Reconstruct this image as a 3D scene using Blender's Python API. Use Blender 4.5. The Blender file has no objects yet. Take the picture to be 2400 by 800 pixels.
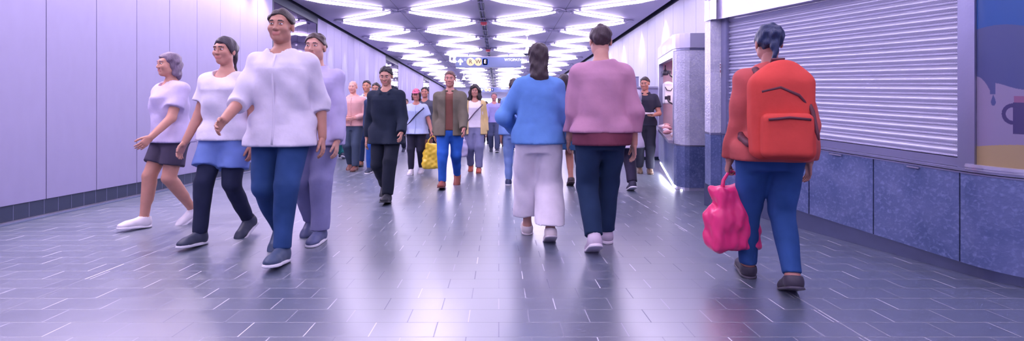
EXPOSURE = 0.3; TUBE_E = 24.0; WASH = 130.0
import bpy, bmesh, math, random
import numpy as np
from mathutils import Vector, Matrix, Euler
random.seed(7)
SC = bpy.context.scene
COL = SC.collection
PI = math.pi
F = 1067.0            # focal length in pixels of the 2400 px wide frame
CAMZ = 1.024
VPX, VPY = 1169.0, 277.0
def floor_at(px, py):
    Y = F*CAMZ/(py-VPY)
    return ((px-VPX)*Y/F, Y)

# ---------------------------------------------------------------- materials
def new_mat(name):
    m = bpy.data.materials.new(name); m.use_nodes = True
    nt = m.node_tree
    for n in list(nt.nodes): nt.nodes.remove(n)
    out = nt.nodes.new('ShaderNodeOutputMaterial')
    b = nt.nodes.new('ShaderNodeBsdfPrincipled')
    nt.links.new(b.outputs[0], out.inputs[0])
    return m, nt, b
def nd(nt, kind, **kw):
    n = nt.nodes.new(kind)
    for k, v in kw.items():
        if k in n.inputs.keys(): n.inputs[k].default_value = v
        else: setattr(n, k, v)
    return n
def mth(nt, op, a, b=None, clamp=False):
    n = nt.nodes.new('ShaderNodeMath'); n.operation = op; n.use_clamp = clamp
    for i, v in enumerate((a, b)):
        if v is None: continue
        if hasattr(v, 'type'): nt.links.new(v, n.inputs[i])
        else: n.inputs[i].default_value = v
    return n.outputs[0]
def mixc(nt, fac, a, b):
    n = nt.nodes.new('ShaderNodeMix'); n.data_type = 'RGBA'
    for i, v in ((0, fac), (6, a), (7, b)):
        if hasattr(v, 'type'): nt.links.new(v, n.inputs[i])
        else: n.inputs[i].default_value = v if i == 0 else (*v[:3], 1)
    return n.outputs[2]
def s2l(c):
    return tuple(((x/12.92) if x <= .04045 else ((x+.055)/1.055)**2.4) for x in c)
def hexc(h):
    return s2l(tuple(int(h[i:i+2], 16)/255 for i in (0, 2, 4)))
def coords(nt, scale=(1,1,1), obj=True):
    tc = nt.nodes.new('ShaderNodeTexCoord')
    mp = nt.nodes.new('ShaderNodeMapping'); mp.inputs['Scale'].default_value = scale
    nt.links.new(tc.outputs['Object' if obj else 'Generated'], mp.inputs[0])
    return mp.outputs[0]
_mc = {}
def cloth(hexcol, kind='weave', rough=.85):
    key = (hexcol, kind)
    if key in _mc: return _mc[key]
    c = hexc(hexcol)
    m, nt, b = new_mat('fabric_'+hexcol)
    v = coords(nt, (1,1,1))
    n1 = nd(nt, 'ShaderNodeTexNoise', Scale=9.0, Detail=4.0); nt.links.new(v, n1.inputs[0])
    dark = tuple(x*.82 for x in c); lite = tuple(min(1, x*1.12+.004) for x in c)
    col = mixc(nt, n1.outputs[0], dark, lite)
    if kind == 'denim':
        n2 = nd(nt, 'ShaderNodeTexNoise', Scale=4.0, Detail=2.0); nt.links.new(v, n2.inputs[0])
        f = mth(nt, 'MULTIPLY', mth(nt, 'SUBTRACT', n2.outputs[0], .45), 2.2, True)
        col = mixc(nt, f, col, tuple(min(1, x*1.7+.015) for x in c))
    nt.links.new(col, b.inputs['Base Color'])
    w = nd(nt, 'ShaderNodeTexNoise', Scale=240.0, Detail=1.0); nt.links.new(v, w.inputs[0])
    n3 = nd(nt, 'ShaderNodeTexNoise', Scale=14.0, Detail=3.0); nt.links.new(v, n3.inputs[0])
    h = mth(nt, 'ADD', mth(nt, 'MULTIPLY', w.outputs[0], .04), n3.outputs[0])
    bp = nd(nt, 'ShaderNodeBump', Strength=.22, Distance=.016); nt.links.new(h, bp.inputs['Height'])
    nt.links.new(bp.outputs[0], b.inputs['Normal'])
    b.inputs['Roughness'].default_value = rough
    b.inputs['Specular IOR Level'].default_value = .25
    _mc[key] = m
    return m
def plain(name, hexcol, rough=.5, metal=0.0, bump=0.0, bscale=40.0, var=.12, spec=.5, vscale=6.0):
    if name in _mc: return _mc[name]
    c = hexc(hexcol)
    m, nt, b = new_mat(name)
    v = coords(nt)
    n1 = nd(nt, 'ShaderNodeTexNoise', Scale=vscale, Detail=4.0); nt.links.new(v, n1.inputs[0])
    col = mixc(nt, n1.outputs[0], tuple(x*(1-var) for x in c), tuple(min(1, x*(1+var)) for x in c))
    nt.links.new(col, b.inputs['Base Color'])
    b.inputs['Roughness'].default_value = rough; b.inputs['Metallic'].default_value = metal
    b.inputs['Specular IOR Level'].default_value = spec
    if bump:
        n2 = nd(nt, 'ShaderNodeTexNoise', Scale=bscale, Detail=3.0); nt.links.new(v, n2.inputs[0])
        bp = nd(nt, 'ShaderNodeBump', Strength=bump, Distance=.02); nt.links.new(n2.outputs[0], bp.inputs['Height'])
        nt.links.new(bp.outputs[0], b.inputs['Normal'])
    _mc[name] = m
    return m
def glow(name, col, strength):
    if name in _mc: return _mc[name]
    m, nt, b = new_mat(name)
    b.inputs['Base Color'].default_value = (*col, 1)
    b.inputs['Emission Color'].default_value = (*col, 1)
    b.inputs['Emission Strength'].default_value = strength
    _mc[name] = m
    return m
def skin(hexcol):
    key = 'skin_'+hexcol
    if key in _mc: return _mc[key]
    c = hexc(hexcol)
    m, nt, b = new_mat(key)
    v = coords(nt)
    n1 = nd(nt, 'ShaderNodeTexNoise', Scale=18.0, Detail=3.0); nt.links.new(v, n1.inputs[0])
    col = mixc(nt, n1.outputs[0], tuple(x*.86 for x in c), tuple(min(1, x*1.12) for x in c))
    nt.links.new(col, b.inputs['Base Color'])
    b.inputs['Roughness'].default_value = .55
    b.inputs['Subsurface Weight'].default_value = .12
    b.inputs['Subsurface Radius'].default_value = (.02, .008, .005)
    _mc[key] = m
    return m
def hairmat(hexcol):
    key = 'hair_'+hexcol
    if key in _mc: return _mc[key]
    c = hexc(hexcol)
    m, nt, b = new_mat(key)
    v = coords(nt, (90, 90, 6))
    n1 = nd(nt, 'ShaderNodeTexNoise', Scale=1.5, Detail=3.0); nt.links.new(v, n1.inputs[0])
    col = mixc(nt, n1.outputs[0], tuple(x*.5 for x in c), tuple(min(1, x*1.6) for x in c))
    nt.links.new(col, b.inputs['Base Color'])
    bp = nd(nt, 'ShaderNodeBump', Strength=.6, Distance=.01); nt.links.new(n1.outputs[0], bp.inputs['Height'])
    nt.links.new(bp.outputs[0], b.inputs['Normal'])
    b.inputs['Roughness'].default_value = .5
    _mc[key] = m
    return m

# ---------------------------------------------------------------- mesh helpers
class MB:
    """collects shapes for ONE mesh object"""
    def __init__(s): s.v = []; s.f = []; s.mi = []; s.smooth = []
    def add(s, vs, fs, mi=0, smooth=False):
        b = len(s.v); s.v += [tuple(v) for v in vs]
        s.f += [tuple(b+i for i in f) for f in fs]; s.mi += [mi]*len(fs); s.smooth += [smooth]*len(fs)
        return s
    def box(s, x0, x1, y0, y1, z0, z1, mi=0, bev=0.0):
        if bev <= 0:
            vs = [(x, y, z) for x in (x0, x1) for y in (y0, y1) for z in (z0, z1)]
            fs = [(0,1,3,2),(4,6,7,5),(0,4,5,1),(2,3,7,6),(0,2,6,4),(1,5,7,3)]
            return s.add(vs, fs, mi)
        bm = bmesh.new(); bmesh.ops.create_cube(bm, size=1.0)
        for v in bm.verts:
            v.co = Vector(((x0+x1)/2+v.co.x*(x1-x0), (y0+y1)/2+v.co.y*(y1-y0), (z0+z1)/2+v.co.z*(z1-z0)))
        bmesh.ops.bevel(bm, geom=list(bm.edges), offset=bev, segments=2, profile=.6, affect='EDGES')
        bm.verts.index_update()
        s.add([v.co[:] for v in bm.verts], [[v.index for v in f.verts] for f in bm.faces], mi)
        bm.free(); return s
    def tube(s, pts, r, n=10, mi=0, cap=True):
        pts = [Vector(p) for p in pts]; rings = []
        rs = r if isinstance(r, (list, tuple)) else [r]*len(pts)
        t0 = (pts[1]-pts[0]).normalized()
        up = Vector((0,0,1)) if abs(t0.z) < .9 else Vector((1,0,0))
        a = t0.cross(up).normalized()
        vs = []
        for i, p in enumerate(pts):
            t = (pts[min(i+1, len(pts)-1)]-pts[max(i-1, 0)]).normalized()
            a = (a - t*a.dot(t)).normalized(); b = t.cross(a)
            for k in range(n):
                q = 2*PI*k/n
                vs.append(p + (a*math.cos(q)+b*math.sin(q))*rs[i])
        fs = []
        for i in range(len(pts)-1):
            for k in range(n):
                k2 = (k+1) % n
                fs.append((i*n+k, i*n+k2, (i+1)*n+k2, (i+1)*n+k))
        s.add(vs, fs, mi, True)
        if cap:
            b = len(s.v)-len(vs)
            s.f.append(tuple(b+k for k in reversed(range(n)))); s.mi.append(mi); s.smooth.append(False)
            s.f.append(tuple(b+(len(pts)-1)*n+k for k in range(n))); s.mi.append(mi); s.smooth.append(False)
        return s
    def lathe(s, prof, c, n=24, mi=0):
        vs = []; fs = []
        for r, z in prof:
            for k in range(n):
                q = 2*PI*k/n; vs.append((c[0]+r*math.cos(q), c[1]+r*math.sin(q), c[2]+z))
        for i in range(len(prof)-1):
            for k in range(n):
                k2 = (k+1) % n
                fs.append((i*n+k, i*n+k2, (i+1)*n+k2, (i+1)*n+k))
        return s.add(vs, fs, mi, True)
    def poly(s, pts, h, axis='y', mi=0):
        """extruded outline: pts (u,w) -> x,z with thickness along y from h[0] to h[1]"""
        n = len(pts)
        if axis == 'y': vs = [(u, h[0], w) for u, w in pts]+[(u, h[1], w) for u, w in pts]
        else: vs = [(h[0], u, w) for u, w in pts]+[(h[1], u, w) for u, w in pts]
        fs = [tuple(range(n)), tuple(reversed(range(n, 2*n)))]
        fs += [(i, (i+1) % n, n+(i+1) % n, n+i)[::-1] for i in range(n)]
        return s.add(vs, fs, mi)
    def build(s, name, mats, parent=None, loc=None):
        me = bpy.data.meshes.new(name); me.from_pydata(s.v, [], s.f)
        for m in (mats if isinstance(mats, (list, tuple)) else [mats]): me.materials.append(m)
        me.polygons.foreach_set('material_index', s.mi)
        me.polygons.foreach_set('use_smooth', s.smooth)
        bm = bmesh.new(); bm.from_mesh(me); bmesh.ops.recalc_face_normals(bm, faces=bm.faces); bm.to_mesh(me); bm.free()
        me.update()
        o = bpy.data.objects.new(name, me); COL.objects.link(o)
        if parent is not None: o.parent = parent
        if loc is not None: o.location = loc
        return o
def empty(name, loc=(0,0,0), rz=0.0):
    o = bpy.data.objects.new(name, None); o.location = loc; o.rotation_euler = (0,0,rz)
    o.empty_display_size = .1
    COL.objects.link(o); return o
def tag(o, label=None, cat=None, group=None, kind=None):
    if label: o['label'] = label
    if cat: o['category'] = cat
    if group: o['group'] = group
    if kind: o['kind'] = kind
    return o
def struct(o): o['kind'] = 'structure'; return o

# ---------------------------------------------------------------- implicit surfaces
class Field:
    def __init__(s, lo, hi, vox):
        s.lo = np.array(lo, float); s.vox = vox
        s.n = np.maximum(4, np.ceil((np.array(hi, float)-s.lo)/vox).astype(int)+1)
        s.ax = [s.lo[i]+vox*np.arange(s.n[i]) for i in range(3)]
        s.val = np.full(tuple(s.n), .2, np.float32)
    def _sl(s, lo, hi, m):
        r = []
        for i in range(3):
            a = int(np.floor((lo[i]-m-s.lo[i])/s.vox)); b = int(np.ceil((hi[i]+m-s.lo[i])/s.vox))+1
            a = max(0, min(s.n[i], a)); b = max(0, min(s.n[i], b)); r.append(slice(a, b))
        return tuple(r)
    def _xyz(s, sl):
        return (s.ax[0][sl[0]][:, None, None], s.ax[1][sl[1]][None, :, None], s.ax[2][sl[2]][None, None, :])
    def _mix(s, sl, d, k, op):
        v = s.val[sl]
        if op == 'add':
            if k <= 0: s.val[sl] = np.minimum(v, d)
            else:
                h = np.clip(.5+.5*(v-d)/k, 0, 1); s.val[sl] = v*(1-h)+d*h-k*h*(1-h)
        elif op == 'sub':
            d = -d
            if k <= 0: s.val[sl] = np.maximum(v, d)
            else:
                h = np.clip(.5-.5*(v-d)/k, 0, 1); s.val[sl] = v*(1-h)+d*h+k*h*(1-h)
    def cap(s, a, b, r1, r2, k=.02, op='add', flat=None, squash=None):
        a = np.array(a, float); b = np.array(b, float); rm = max(r1, r2)
        sl = s._sl(np.minimum(a, b)-rm, np.maximum(a, b)+rm, .05+k)
        x, y, z = s._xyz(sl); ab = b-a; L2 = max(1e-9, float(ab@ab))
        px, py, pz = x-a[0], y-a[1], z-a[2]
        tr = (px*ab[0]+py*ab[1]+pz*ab[2])/L2
        h = np.clip(tr, 0, 1)
        qx, qy, qz = px-h*ab[0], py-h*ab[1], pz-h*ab[2]
        if squash is not None:
            n, f = squash     # flatten along n by f
            n = np.array(n, float); n /= np.linalg.norm(n)
            dn = qx*n[0]+qy*n[1]+qz*n[2]
            g = 1.0/f-1.0
            qx, qy, qz = qx+n[0]*dn*g, qy+n[1]*dn*g, qz+n[2]*dn*g
        d = np.sqrt(qx*qx+qy*qy+qz*qz)-(r1+(r2-r1)*h)
        if flat:
            L = math.sqrt(L2)
            d = np.maximum(d, (tr-1)*L)
        s._mix(sl, d, k, op); return s
    def ell(s, c, r, k=.02, op='add', rot=None):
        c = np.array(c, float); r = np.array(r, float); rm = r.max()
        sl = s._sl(c-rm, c+rm, .05+k); x, y, z = s._xyz(sl)
        x, y, z = x-c[0], y-c[1], z-c[2]
        if rot is not None:
            R = np.array(rot)
            x, y, z = (R[0][0]*x+R[1][0]*y+R[2][0]*z, R[0][1]*x+R[1][1]*y+R[2][1]*z, R[0][2]*x+R[1][2]*y+R[2][2]*z)
        d = (np.sqrt((x/r[0])**2+(y/r[1])**2+(z/r[2])**2)-1)*r.min()*1.0
        s._mix(sl, d, k, op); return s
    def rbox(s, c, h, rad=.02, k=.0, op='add', rot=None):
        c = np.array(c, float); h = np.array(h, float); rm = float(np.linalg.norm(h))
        sl = s._sl(c-rm, c+rm, .05+k); x, y, z = s._xyz(sl)
        x, y, z = x-c[0], y-c[1], z-c[2]
        if rot is not None:
            R = np.array(rot)
            x, y, z = (R[0][0]*x+R[1][0]*y+R[2][0]*z, R[0][1]*x+R[1][1]*y+R[2][1]*z, R[0][2]*x+R[1][2]*y+R[2][2]*z)
        qx, qy, qz = np.abs(x)-h[0]+rad, np.abs(y)-h[1]+rad, np.abs(z)-h[2]+rad
        qx, qy, qz = np.broadcast_arrays(qx, qy, qz)
        d = np.sqrt(np.maximum(qx, 0)**2+np.maximum(qy, 0)**2+np.maximum(qz, 0)**2)+np.minimum(np.maximum(qx, np.maximum(qy, qz)), 0)-rad
        s._mix(sl, d, k, op); return s
    def torso(s, prof, lean=0.0, z0=0.0, infl=0.0, k=.03, n=2.3, zlo=None, zhi=None, tw=0.0):
        """prof rows (z, half width, half depth, y offset)"""
        P = np.array(prof, float); P = P[P[:, 0].argsort()]
        zl = P[0, 0] if zlo is None else zlo; zh = P[-1, 0] if zhi is None else zhi
        wm = P[:, 1].max()+infl+.05; dm = P[:, 2].max()+infl+abs(P[:, 3]).max()+.1+abs(lean)
        sl = s._sl((-wm, -dm-.2, zl), (wm, dm+.2, zh), .05); x, y, z = s._xyz(sl)
        w = np.interp(z, P[:, 0], P[:, 1])+infl; dd = np.interp(z, P[:, 0], P[:, 2])+infl; yo = np.interp(z, P[:, 0], P[:, 3])
        yy = y-yo+lean*(z-z0)
        if tw:
            a = tw*(z-z0); xx = x*np.cos(a)-yy*np.sin(a); yy = x*np.sin(a)+yy*np.cos(a)
        else: xx = x+0*yy
        q = (np.abs(xx/w)**n+np.abs(yy/dd)**n)**(1/n)
        d = (q-1)*np.minimum(w, dd)
        d = np.maximum(d, np.maximum(z-zh, zl-z)+0*d)
        s._mix(sl, d, k, 'add'); return s
    def cut(s, n, p):
        """remove the half space on the side n points to, beyond point p"""
        n = np.array(n, float); n /= np.linalg.norm(n); x, y, z = s._xyz((slice(None),)*3)
        d = (x-p[0])*n[0]+(y-p[1])*n[1]+(z-p[2])*n[2]
        s.val = np.maximum(s.val, d.astype(np.float32)); return s
    def folds(s, amp, seed=0, f=24.0, zs=1.0):
        r = np.random.RandomState(seed); x, y, z = s._xyz((slice(None),)*3)
        t = 0
        for i in range(5):
            a = r.uniform(-1, 1, 3); a[2] *= zs; a /= np.linalg.norm(a); fr = f*r.uniform(.6, 1.7)
            b = r.uniform(-1, 1, 3)*7; ph = r.uniform(0, 6.28)
            t = t+np.sin(fr*(x*a[0]+y*a[1]+z*a[2])+1.6*np.sin(x*b[0]+y*b[1]+z*b[2]+ph)+ph)
        s.val = s.val+(amp*.5*t).astype(np.float32); return s
    def mesh(s):
        V = s.val; vox = s.vox
        V[0] = V[-1] = .1; V[:, 0] = V[:, -1] = .1; V[:, :, 0] = V[:, :, -1] = .1
        ins = V < 0
        nx, ny, nz = V.shape
        acc = np.zeros((nx-1, ny-1, nz-1, 3), np.float32); cnt = np.zeros((nx-1, ny-1, nz-1), np.float32)
        def edge(d):
            sa = [slice(None)]*3; sb = [slice(None)]*3; sa[d] = slice(0, -1); sb[d] = slice(1, None)
            a = V[tuple(sa)]; b = V[tuple(sb)]; cr = ins[tuple(sa)] != ins[tuple(sb)]
            with np.errstate(divide='ignore', invalid='ignore'): t = np.where(cr, a/(a-b), 0)
            return cr, t
        quads = []
        E = [edge(d) for d in range(3)]
        for d in range(3):
            cr, t = E[d]; u, w = [i for i in range(3) if i != d]
            for du in (0, 1):
                for dw in (0, 1):
                    sl = [None]*3; sl[d] = slice(None)
                    sl[u] = slice(du, V.shape[u]-1+du); sl[w] = slice(dw, V.shape[w]-1+dw)
                    c = cr[tuple(sl)]; tt = t[tuple(sl)]
                    cnt += c; acc[..., d] += np.where(c, tt, 0); acc[..., u] += c*du; acc[..., w] += c*dw
        act = cnt > 0
        idx = np.full(act.shape, -1, np.int64); idx[act] = np.arange(act.sum())
        ijk = np.argwhere(act)
        P = acc[act]/cnt[act][:, None]
        verts = s.lo+(ijk+P)*vox
        for d in range(3):
            cr, t = E[d]; u, w = [(1, 2), (2, 0), (0, 1)][d]
            g = np.argwhere(cr); 
            if not len(g): continue
            ok = (g[:, u] > 0) & (g[:, w] > 0) & (g[:, u] < V.shape[u]-1) & (g[:, w] < V.shape[w]-1); g = g[ok]
            def at(a, b):
                h = g.copy(); h[:, u] += a; h[:, w] += b; return idx[h[:, 0], h[:, 1], h[:, 2]]
            q = np.stack([at(-1, -1), at(0, -1), at(0, 0), at(-1, 0)], 1)
            inside = ins[g[:, 0], g[:, 1], g[:, 2]]
            q[~inside] = q[~inside][:, ::-1]
            quads.append(q)
        Q = np.concatenate(quads) if quads else np.zeros((0, 4), int)
        return verts, Q
def quads_object(name, pieces, mats, parent=None):
    """pieces: list of (verts, quads, material index or array) joined into one mesh object"""
    vs = []; qs = []; ms = []; b = 0
    for v, q, m in pieces:
        vs.append(v); qs.append(q+b); b += len(v)
        ms.append(np.full(len(q), m) if np.isscalar(m) else m)
    v = np.concatenate(vs); q = np.concatenate(qs); mi = np.concatenate(ms)
    me = bpy.data.meshes.new(name)
    me.vertices.add(len(v)); me.vertices.foreach_set('co', v.astype(np.float32).ravel())
    me.loops.add(len(q)*4); me.loops.foreach_set('vertex_index', q.astype(np.int32).ravel())
    me.polygons.add(len(q)); me.polygons.foreach_set('loop_start', np.arange(0, len(q)*4, 4, dtype=np.int32))
    for m in mats: me.materials.append(m)
    me.polygons.foreach_set('material_index', mi.astype(np.int32))
    me.polygons.foreach_set('use_smooth', np.ones(len(q), bool))
    me.update(calc_edges=True)
    o = bpy.data.objects.new(name, me); COL.objects.link(o)
    if parent is not None: o.parent = parent
    return o
# ================================================================ camera, world, view
cam = bpy.data.cameras.new('camera'); cam_o = bpy.data.objects.new('camera', cam); COL.objects.link(cam_o)
cam.sensor_width = 36.0; cam.lens = 36.0*F/2400; cam.clip_end = 200
cam.shift_x = (1200-VPX)/2400; cam.shift_y = (VPY-400)/2400
cam_o.location = (0, 0, CAMZ); cam_o.rotation_euler = (PI/2, 0, 0)
SC.camera = cam_o
vs_ = SC.view_settings
SC.display_settings.display_device = 'sRGB'
vs_.view_transform = 'Standard'; vs_.look = 'None'; vs_.gamma = 1; vs_.use_curve_mapping = False
vs_.exposure = EXPOSURE
w = bpy.data.worlds.new('world'); SC.world = w; w.use_nodes = True
w.node_tree.nodes['Background'].inputs[0].default_value = (.30, .30, .55, 1)
w.node_tree.nodes['Background'].inputs[1].default_value = .25
SC.cycles.max_bounces = 7; SC.cycles.diffuse_bounces = 4; SC.cycles.glossy_bounces = 4
SC.cycles.caustics_reflective = False; SC.cycles.caustics_refractive = False
SC.cycles.sample_clamp_indirect = 4.0
SC.cycles.use_denoising = True
SC.cycles.denoising_input_passes = 'RGB_ALBEDO_NORMAL'; SC.cycles.denoising_prefilter = 'ACCURATE'
SC.cycles.use_adaptive_sampling = False
SC.cycles.sample_clamp_direct = 12.0

LX, RX = -4.77, 4.03          # side walls
CEZ = 3.69                    # ceiling
Y0, Y1 = -5.0, 40.0
TW, TD = .3056, .1528         # floor tile

# ---------------------------------------------------------------- floor
def floor_material():
    m, nt, b = new_mat('floor_tiles')
    tc = nt.nodes.new('ShaderNodeTexCoord'); sp = nt.nodes.new('ShaderNodeSeparateXYZ')
    nt.links.new(tc.outputs['Object'], sp.inputs[0]); X, Y = sp.outputs[0], sp.outputs[1]
    yy = mth(nt, 'ADD', mth(nt, 'DIVIDE', mth(nt, 'SUBTRACT', Y, 2.127), TD), 400.0)
    row = mth(nt, 'FLOOR', yy); fy = mth(nt, 'FRACT', yy)
    odd = mth(nt, 'MODULO', row, 2.0)
    xx = mth(nt, 'ADD', mth(nt, 'ADD', mth(nt, 'DIVIDE', X, TW), 400.0), mth(nt, 'MULTIPLY', odd, .5))
    colm = mth(nt, 'FLOOR', xx); fx = mth(nt, 'FRACT', xx)
    dx = mth(nt, 'MULTIPLY', mth(nt, 'MINIMUM', fx, mth(nt, 'SUBTRACT', 1.0, fx)), TW)
    dy = mth(nt, 'MULTIPLY', mth(nt, 'MINIMUM', fy, mth(nt, 'SUBTRACT', 1.0, fy)), TD)
    def line(d, a): return mth(nt, 'SUBTRACT', 1.0, mth(nt, 'MULTIPLY', mth(nt, 'SUBTRACT', d, a), 1200.0, True), True)
    jx = line(dx, .0022); jy = line(dy, .0016)
    e1 = line(mth(nt, 'ABSOLUTE', mth(nt, 'ADD', X, 2.63)), .0035)
    e2 = line(mth(nt, 'ABSOLUTE', mth(nt, 'SUBTRACT', X, 1.705)), .0035)
    jx = mth(nt, 'MAXIMUM', jx, mth(nt, 'MAXIMUM', e1, e2))
    cv = nt.nodes.new('ShaderNodeCombineXYZ'); nt.links.new(row, cv.inputs[0]); nt.links.new(colm, cv.inputs[1])
    wn = nt.nodes.new('ShaderNodeTexWhiteNoise'); wn.noise_dimensions = '2D'; nt.links.new(cv.outputs[0], wn.inputs[0])
    tile = mixc(nt, wn.outputs[0], (.080, .105, .160), (.090, .116, .174))
    nz = nd(nt, 'ShaderNodeTexNoise', Scale=1.3, Detail=5.0); nt.links.new(tc.outputs['Object'], nz.inputs[0])
    tile = mixc(nt, mth(nt, 'MULTIPLY', nz.outputs[0], .35), tile, (.10, .12, .175))
    # some side joints are filled with pale grout, others are dark and dirty
    wn2 = nt.nodes.new('ShaderNodeTexWhiteNoise'); wn2.noise_dimensions = '3D'
    cv2 = nt.nodes.new('ShaderNodeCombineXYZ'); nt.links.new(row, cv2.inputs[0]); 
    nt.links.new(mth(nt, 'FLOOR', mth(nt, 'ADD', xx, .5)), cv2.inputs[1]); nt.links.new(cv2.outputs[0], wn2.inputs[0])
    gl = mixc(nt, mth(nt, 'POWER', wn2.outputs[0], 1.6), (.16, .17, .23), (.80, .78, .88))
    col = mixc(nt, jx, tile, gl); col = mixc(nt, mth(nt, 'MULTIPLY', jy, .85), col, (.035, .045, .075))
    nt.links.new(col, b.inputs['Base Color'])
    j = mth(nt, 'MAXIMUM', jx, jy)
    fine = nd(nt, 'ShaderNodeTexNoise', Scale=160.0, Detail=2.0); nt.links.new(tc.outputs['Object'], fine.inputs[0])
    r = mth(nt, 'ADD', mth(nt, 'MULTIPLY', wn.outputs[0], .02), mth(nt, 'ADD', mth(nt, 'MULTIPLY', nz.outputs[0], .10), .255))
    r = mth(nt, 'ADD', r, mth(nt, 'MULTIPLY', j, .45)); nt.links.new(r, b.inputs['Roughness'])
    nt.links.new(mth(nt, 'SUBTRACT', 1.0, mth(nt, 'MULTIPLY', jx, .7)), b.inputs['Specular IOR Level'])
    h = mth(nt, 'MULTIPLY', j, -.6)
    bp = nd(nt, 'ShaderNodeBump', Strength=.06, Distance=.002); nt.links.new(h, bp.inputs['Height'])
    b.inputs['IOR'].default_value = 2.6
    return m
M_floor = floor_material()
struct(MB().box(LX-.3, RX+.3, Y0, Y1, -.12, 0).build('floor', M_floor))

# ---------------------------------------------------------------- left wall with its glossy bays
def panel_material(name, base, rough):
    m, nt, b = new_mat(name)
    v = coords(nt, (1, .35, .12))
    n1 = nd(nt, 'ShaderNodeTexNoise', Scale=30.0, Detail=3.0); nt.links.new(v, n1.inputs[0])
    col = mixc(nt, n1.outputs[0], tuple(c*.93 for c in base), base)
    nt.links.new(col, b.inputs['Base Color']); b.inputs['Roughness'].default_value = rough
    b.inputs['Specular IOR Level'].default_value = .25
    return m
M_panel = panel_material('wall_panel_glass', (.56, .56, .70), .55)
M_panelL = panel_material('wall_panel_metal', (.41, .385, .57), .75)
M_gap = plain('dark_gap', '30324a', .6)
M_dark = plain('dark_teal_steel', '1d2a40', .45, .3)
M_base = plain('baseboard_stone', '38435a', .4)
M_steel = plain('brushed_steel', 'b9b6c9', .28, .9, .05, 60)
M_white = plain('white_enamel', 'e8e6f2', .4)
BAYS = [(9.6, 12.0), (19.2, 21.6), (28.8, 31.2)]
J = [4.80+.60*k for k in range(-16, 59)]
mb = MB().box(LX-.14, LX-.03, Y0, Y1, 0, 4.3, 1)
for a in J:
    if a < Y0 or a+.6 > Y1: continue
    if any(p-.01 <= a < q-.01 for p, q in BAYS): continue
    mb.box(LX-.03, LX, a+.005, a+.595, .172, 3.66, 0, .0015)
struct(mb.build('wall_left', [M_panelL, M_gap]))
mb = MB().box(LX-.03, LX-.018, Y0, Y1, 0, .172, 0)
y = Y0
while y < 20:
    mb.box(LX-.02, LX-.016, y, y+.0035, .012, .165, 1); y += .153
bl = struct(mb.build('baseboard_left', [M_base, plain('baseboard_joint', '8c8fae', .6)]))
mb = MB().box(LX-.018, LX+.03, Y0, Y1, 0, .014, 0).box(LX+.03, LX+.10, Y0, Y1, 0, .003, 1)
struct(mb.build('trim_1', [M_steel, plain('floor_border', '4a5670', .35)]))

def mirror_material():
    m, nt, b = new_mat('dark_mirror_glass')
    v = coords(nt, (1, 1, 1))
    n1 = nd(nt, 'ShaderNodeTexNoise', Scale=1.1, Detail=1.0); nt.links.new(v, n1.inputs[0])
    bp = nd(nt, 'ShaderNodeBump', Strength=.35, Distance=.05); nt.links.new(n1.outputs[0], bp.inputs['Height'])
    nt.links.new(bp.outputs[0], b.inputs['Normal'])
    b.inputs['Base Color'].default_value = (.34, .30, .42, 1); b.inputs['Metallic'].default_value = 1
    b.inputs['Roughness'].default_value = .035
    return m
M_mirror = mirror_material()
pos = ['nearest, beside the people in white', 'behind the person in the dark coat', 'farthest, above the pink cap']
for i, (p, q) in enumerate(BAYS):
    r = MB().box(LX-.03, LX+.004, p, p+.05, .172, 3.66, 0).box(LX-.03, LX+.004, q-.05, q, .172, 3.66, 0) \
        .box(LX-.03, LX+.004, p+.05, q-.05, .172, .22, 0).box(LX-.03, LX+.004, p+.05, q-.05, 3.50, 3.66, 0).build('mirror_glass_bay', M_dark)
    tag(r, 'dark mirror glass bay in the pale panelled wall, ' + pos[i], 'glass panel', 'dark glass bays in the left wall')
    for k in range(4):
        a = p+.05+(q-p-.1)/4*k
        MB().box(LX-.028, LX-.008, a+.004, a+(q-p-.1)/4-.004, .223, 3.497).build('pane', M_mirror, r)

# ---------------------------------------------------------------- right wall, end walls
RJ = [9.30-.61*k for k in range(-51, 24)]
mb = MB().box(RX+.03, RX+.14, Y0, Y1, 0, 4.3, 1)
for a in RJ:
    if a < Y0 or a+.61 > Y1: continue
    mb.box(RX, RX+.03, a+.006, a+.604, .10, 3.66, 0, .0015)
struct(mb.build('wall_right', [M_panel, M_gap]))
struct(MB().box(RX-.0, RX+.03, Y0, Y1, 0, .10).build('baseboard_right', M_base))
# far end: bright openings between dark posts
mb = MB()
mb.box(LX-.1, -2.6, Y1, Y1+.2, 0, 4.3).box(1.7, RX+.1, Y1, Y1+.2, 0, 4.3).box(-2.6, 1.7, Y1, Y1+.2, 2.75, 4.3)
mb.box(-.1, .18, Y1-.05, Y1+.2, 0, 2.75, 1).box(-2.6, -2.4, Y1-.02, Y1+.2, 0, 2.75, 1).box(1.5, 1.7, Y1-.02, Y1+.2, 0, 2.75, 1)
struct(mb.build('wall_back', [M_panel, M_dark]))
g = MB().box(-2.4, -.1, Y1+.08, Y1+.12, 0, 2.75).box(.18, 1.5, Y1+.08, Y1+.12, 0, 2.75).build('window_1', glow('bright_opening', (.93, .88, 1.0), 2.6)); struct(g)
struct(MB().box(LX-.1, RX+.1, Y0-.2, Y0, 0, 4.3).build('wall_front', M_panel))

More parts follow.
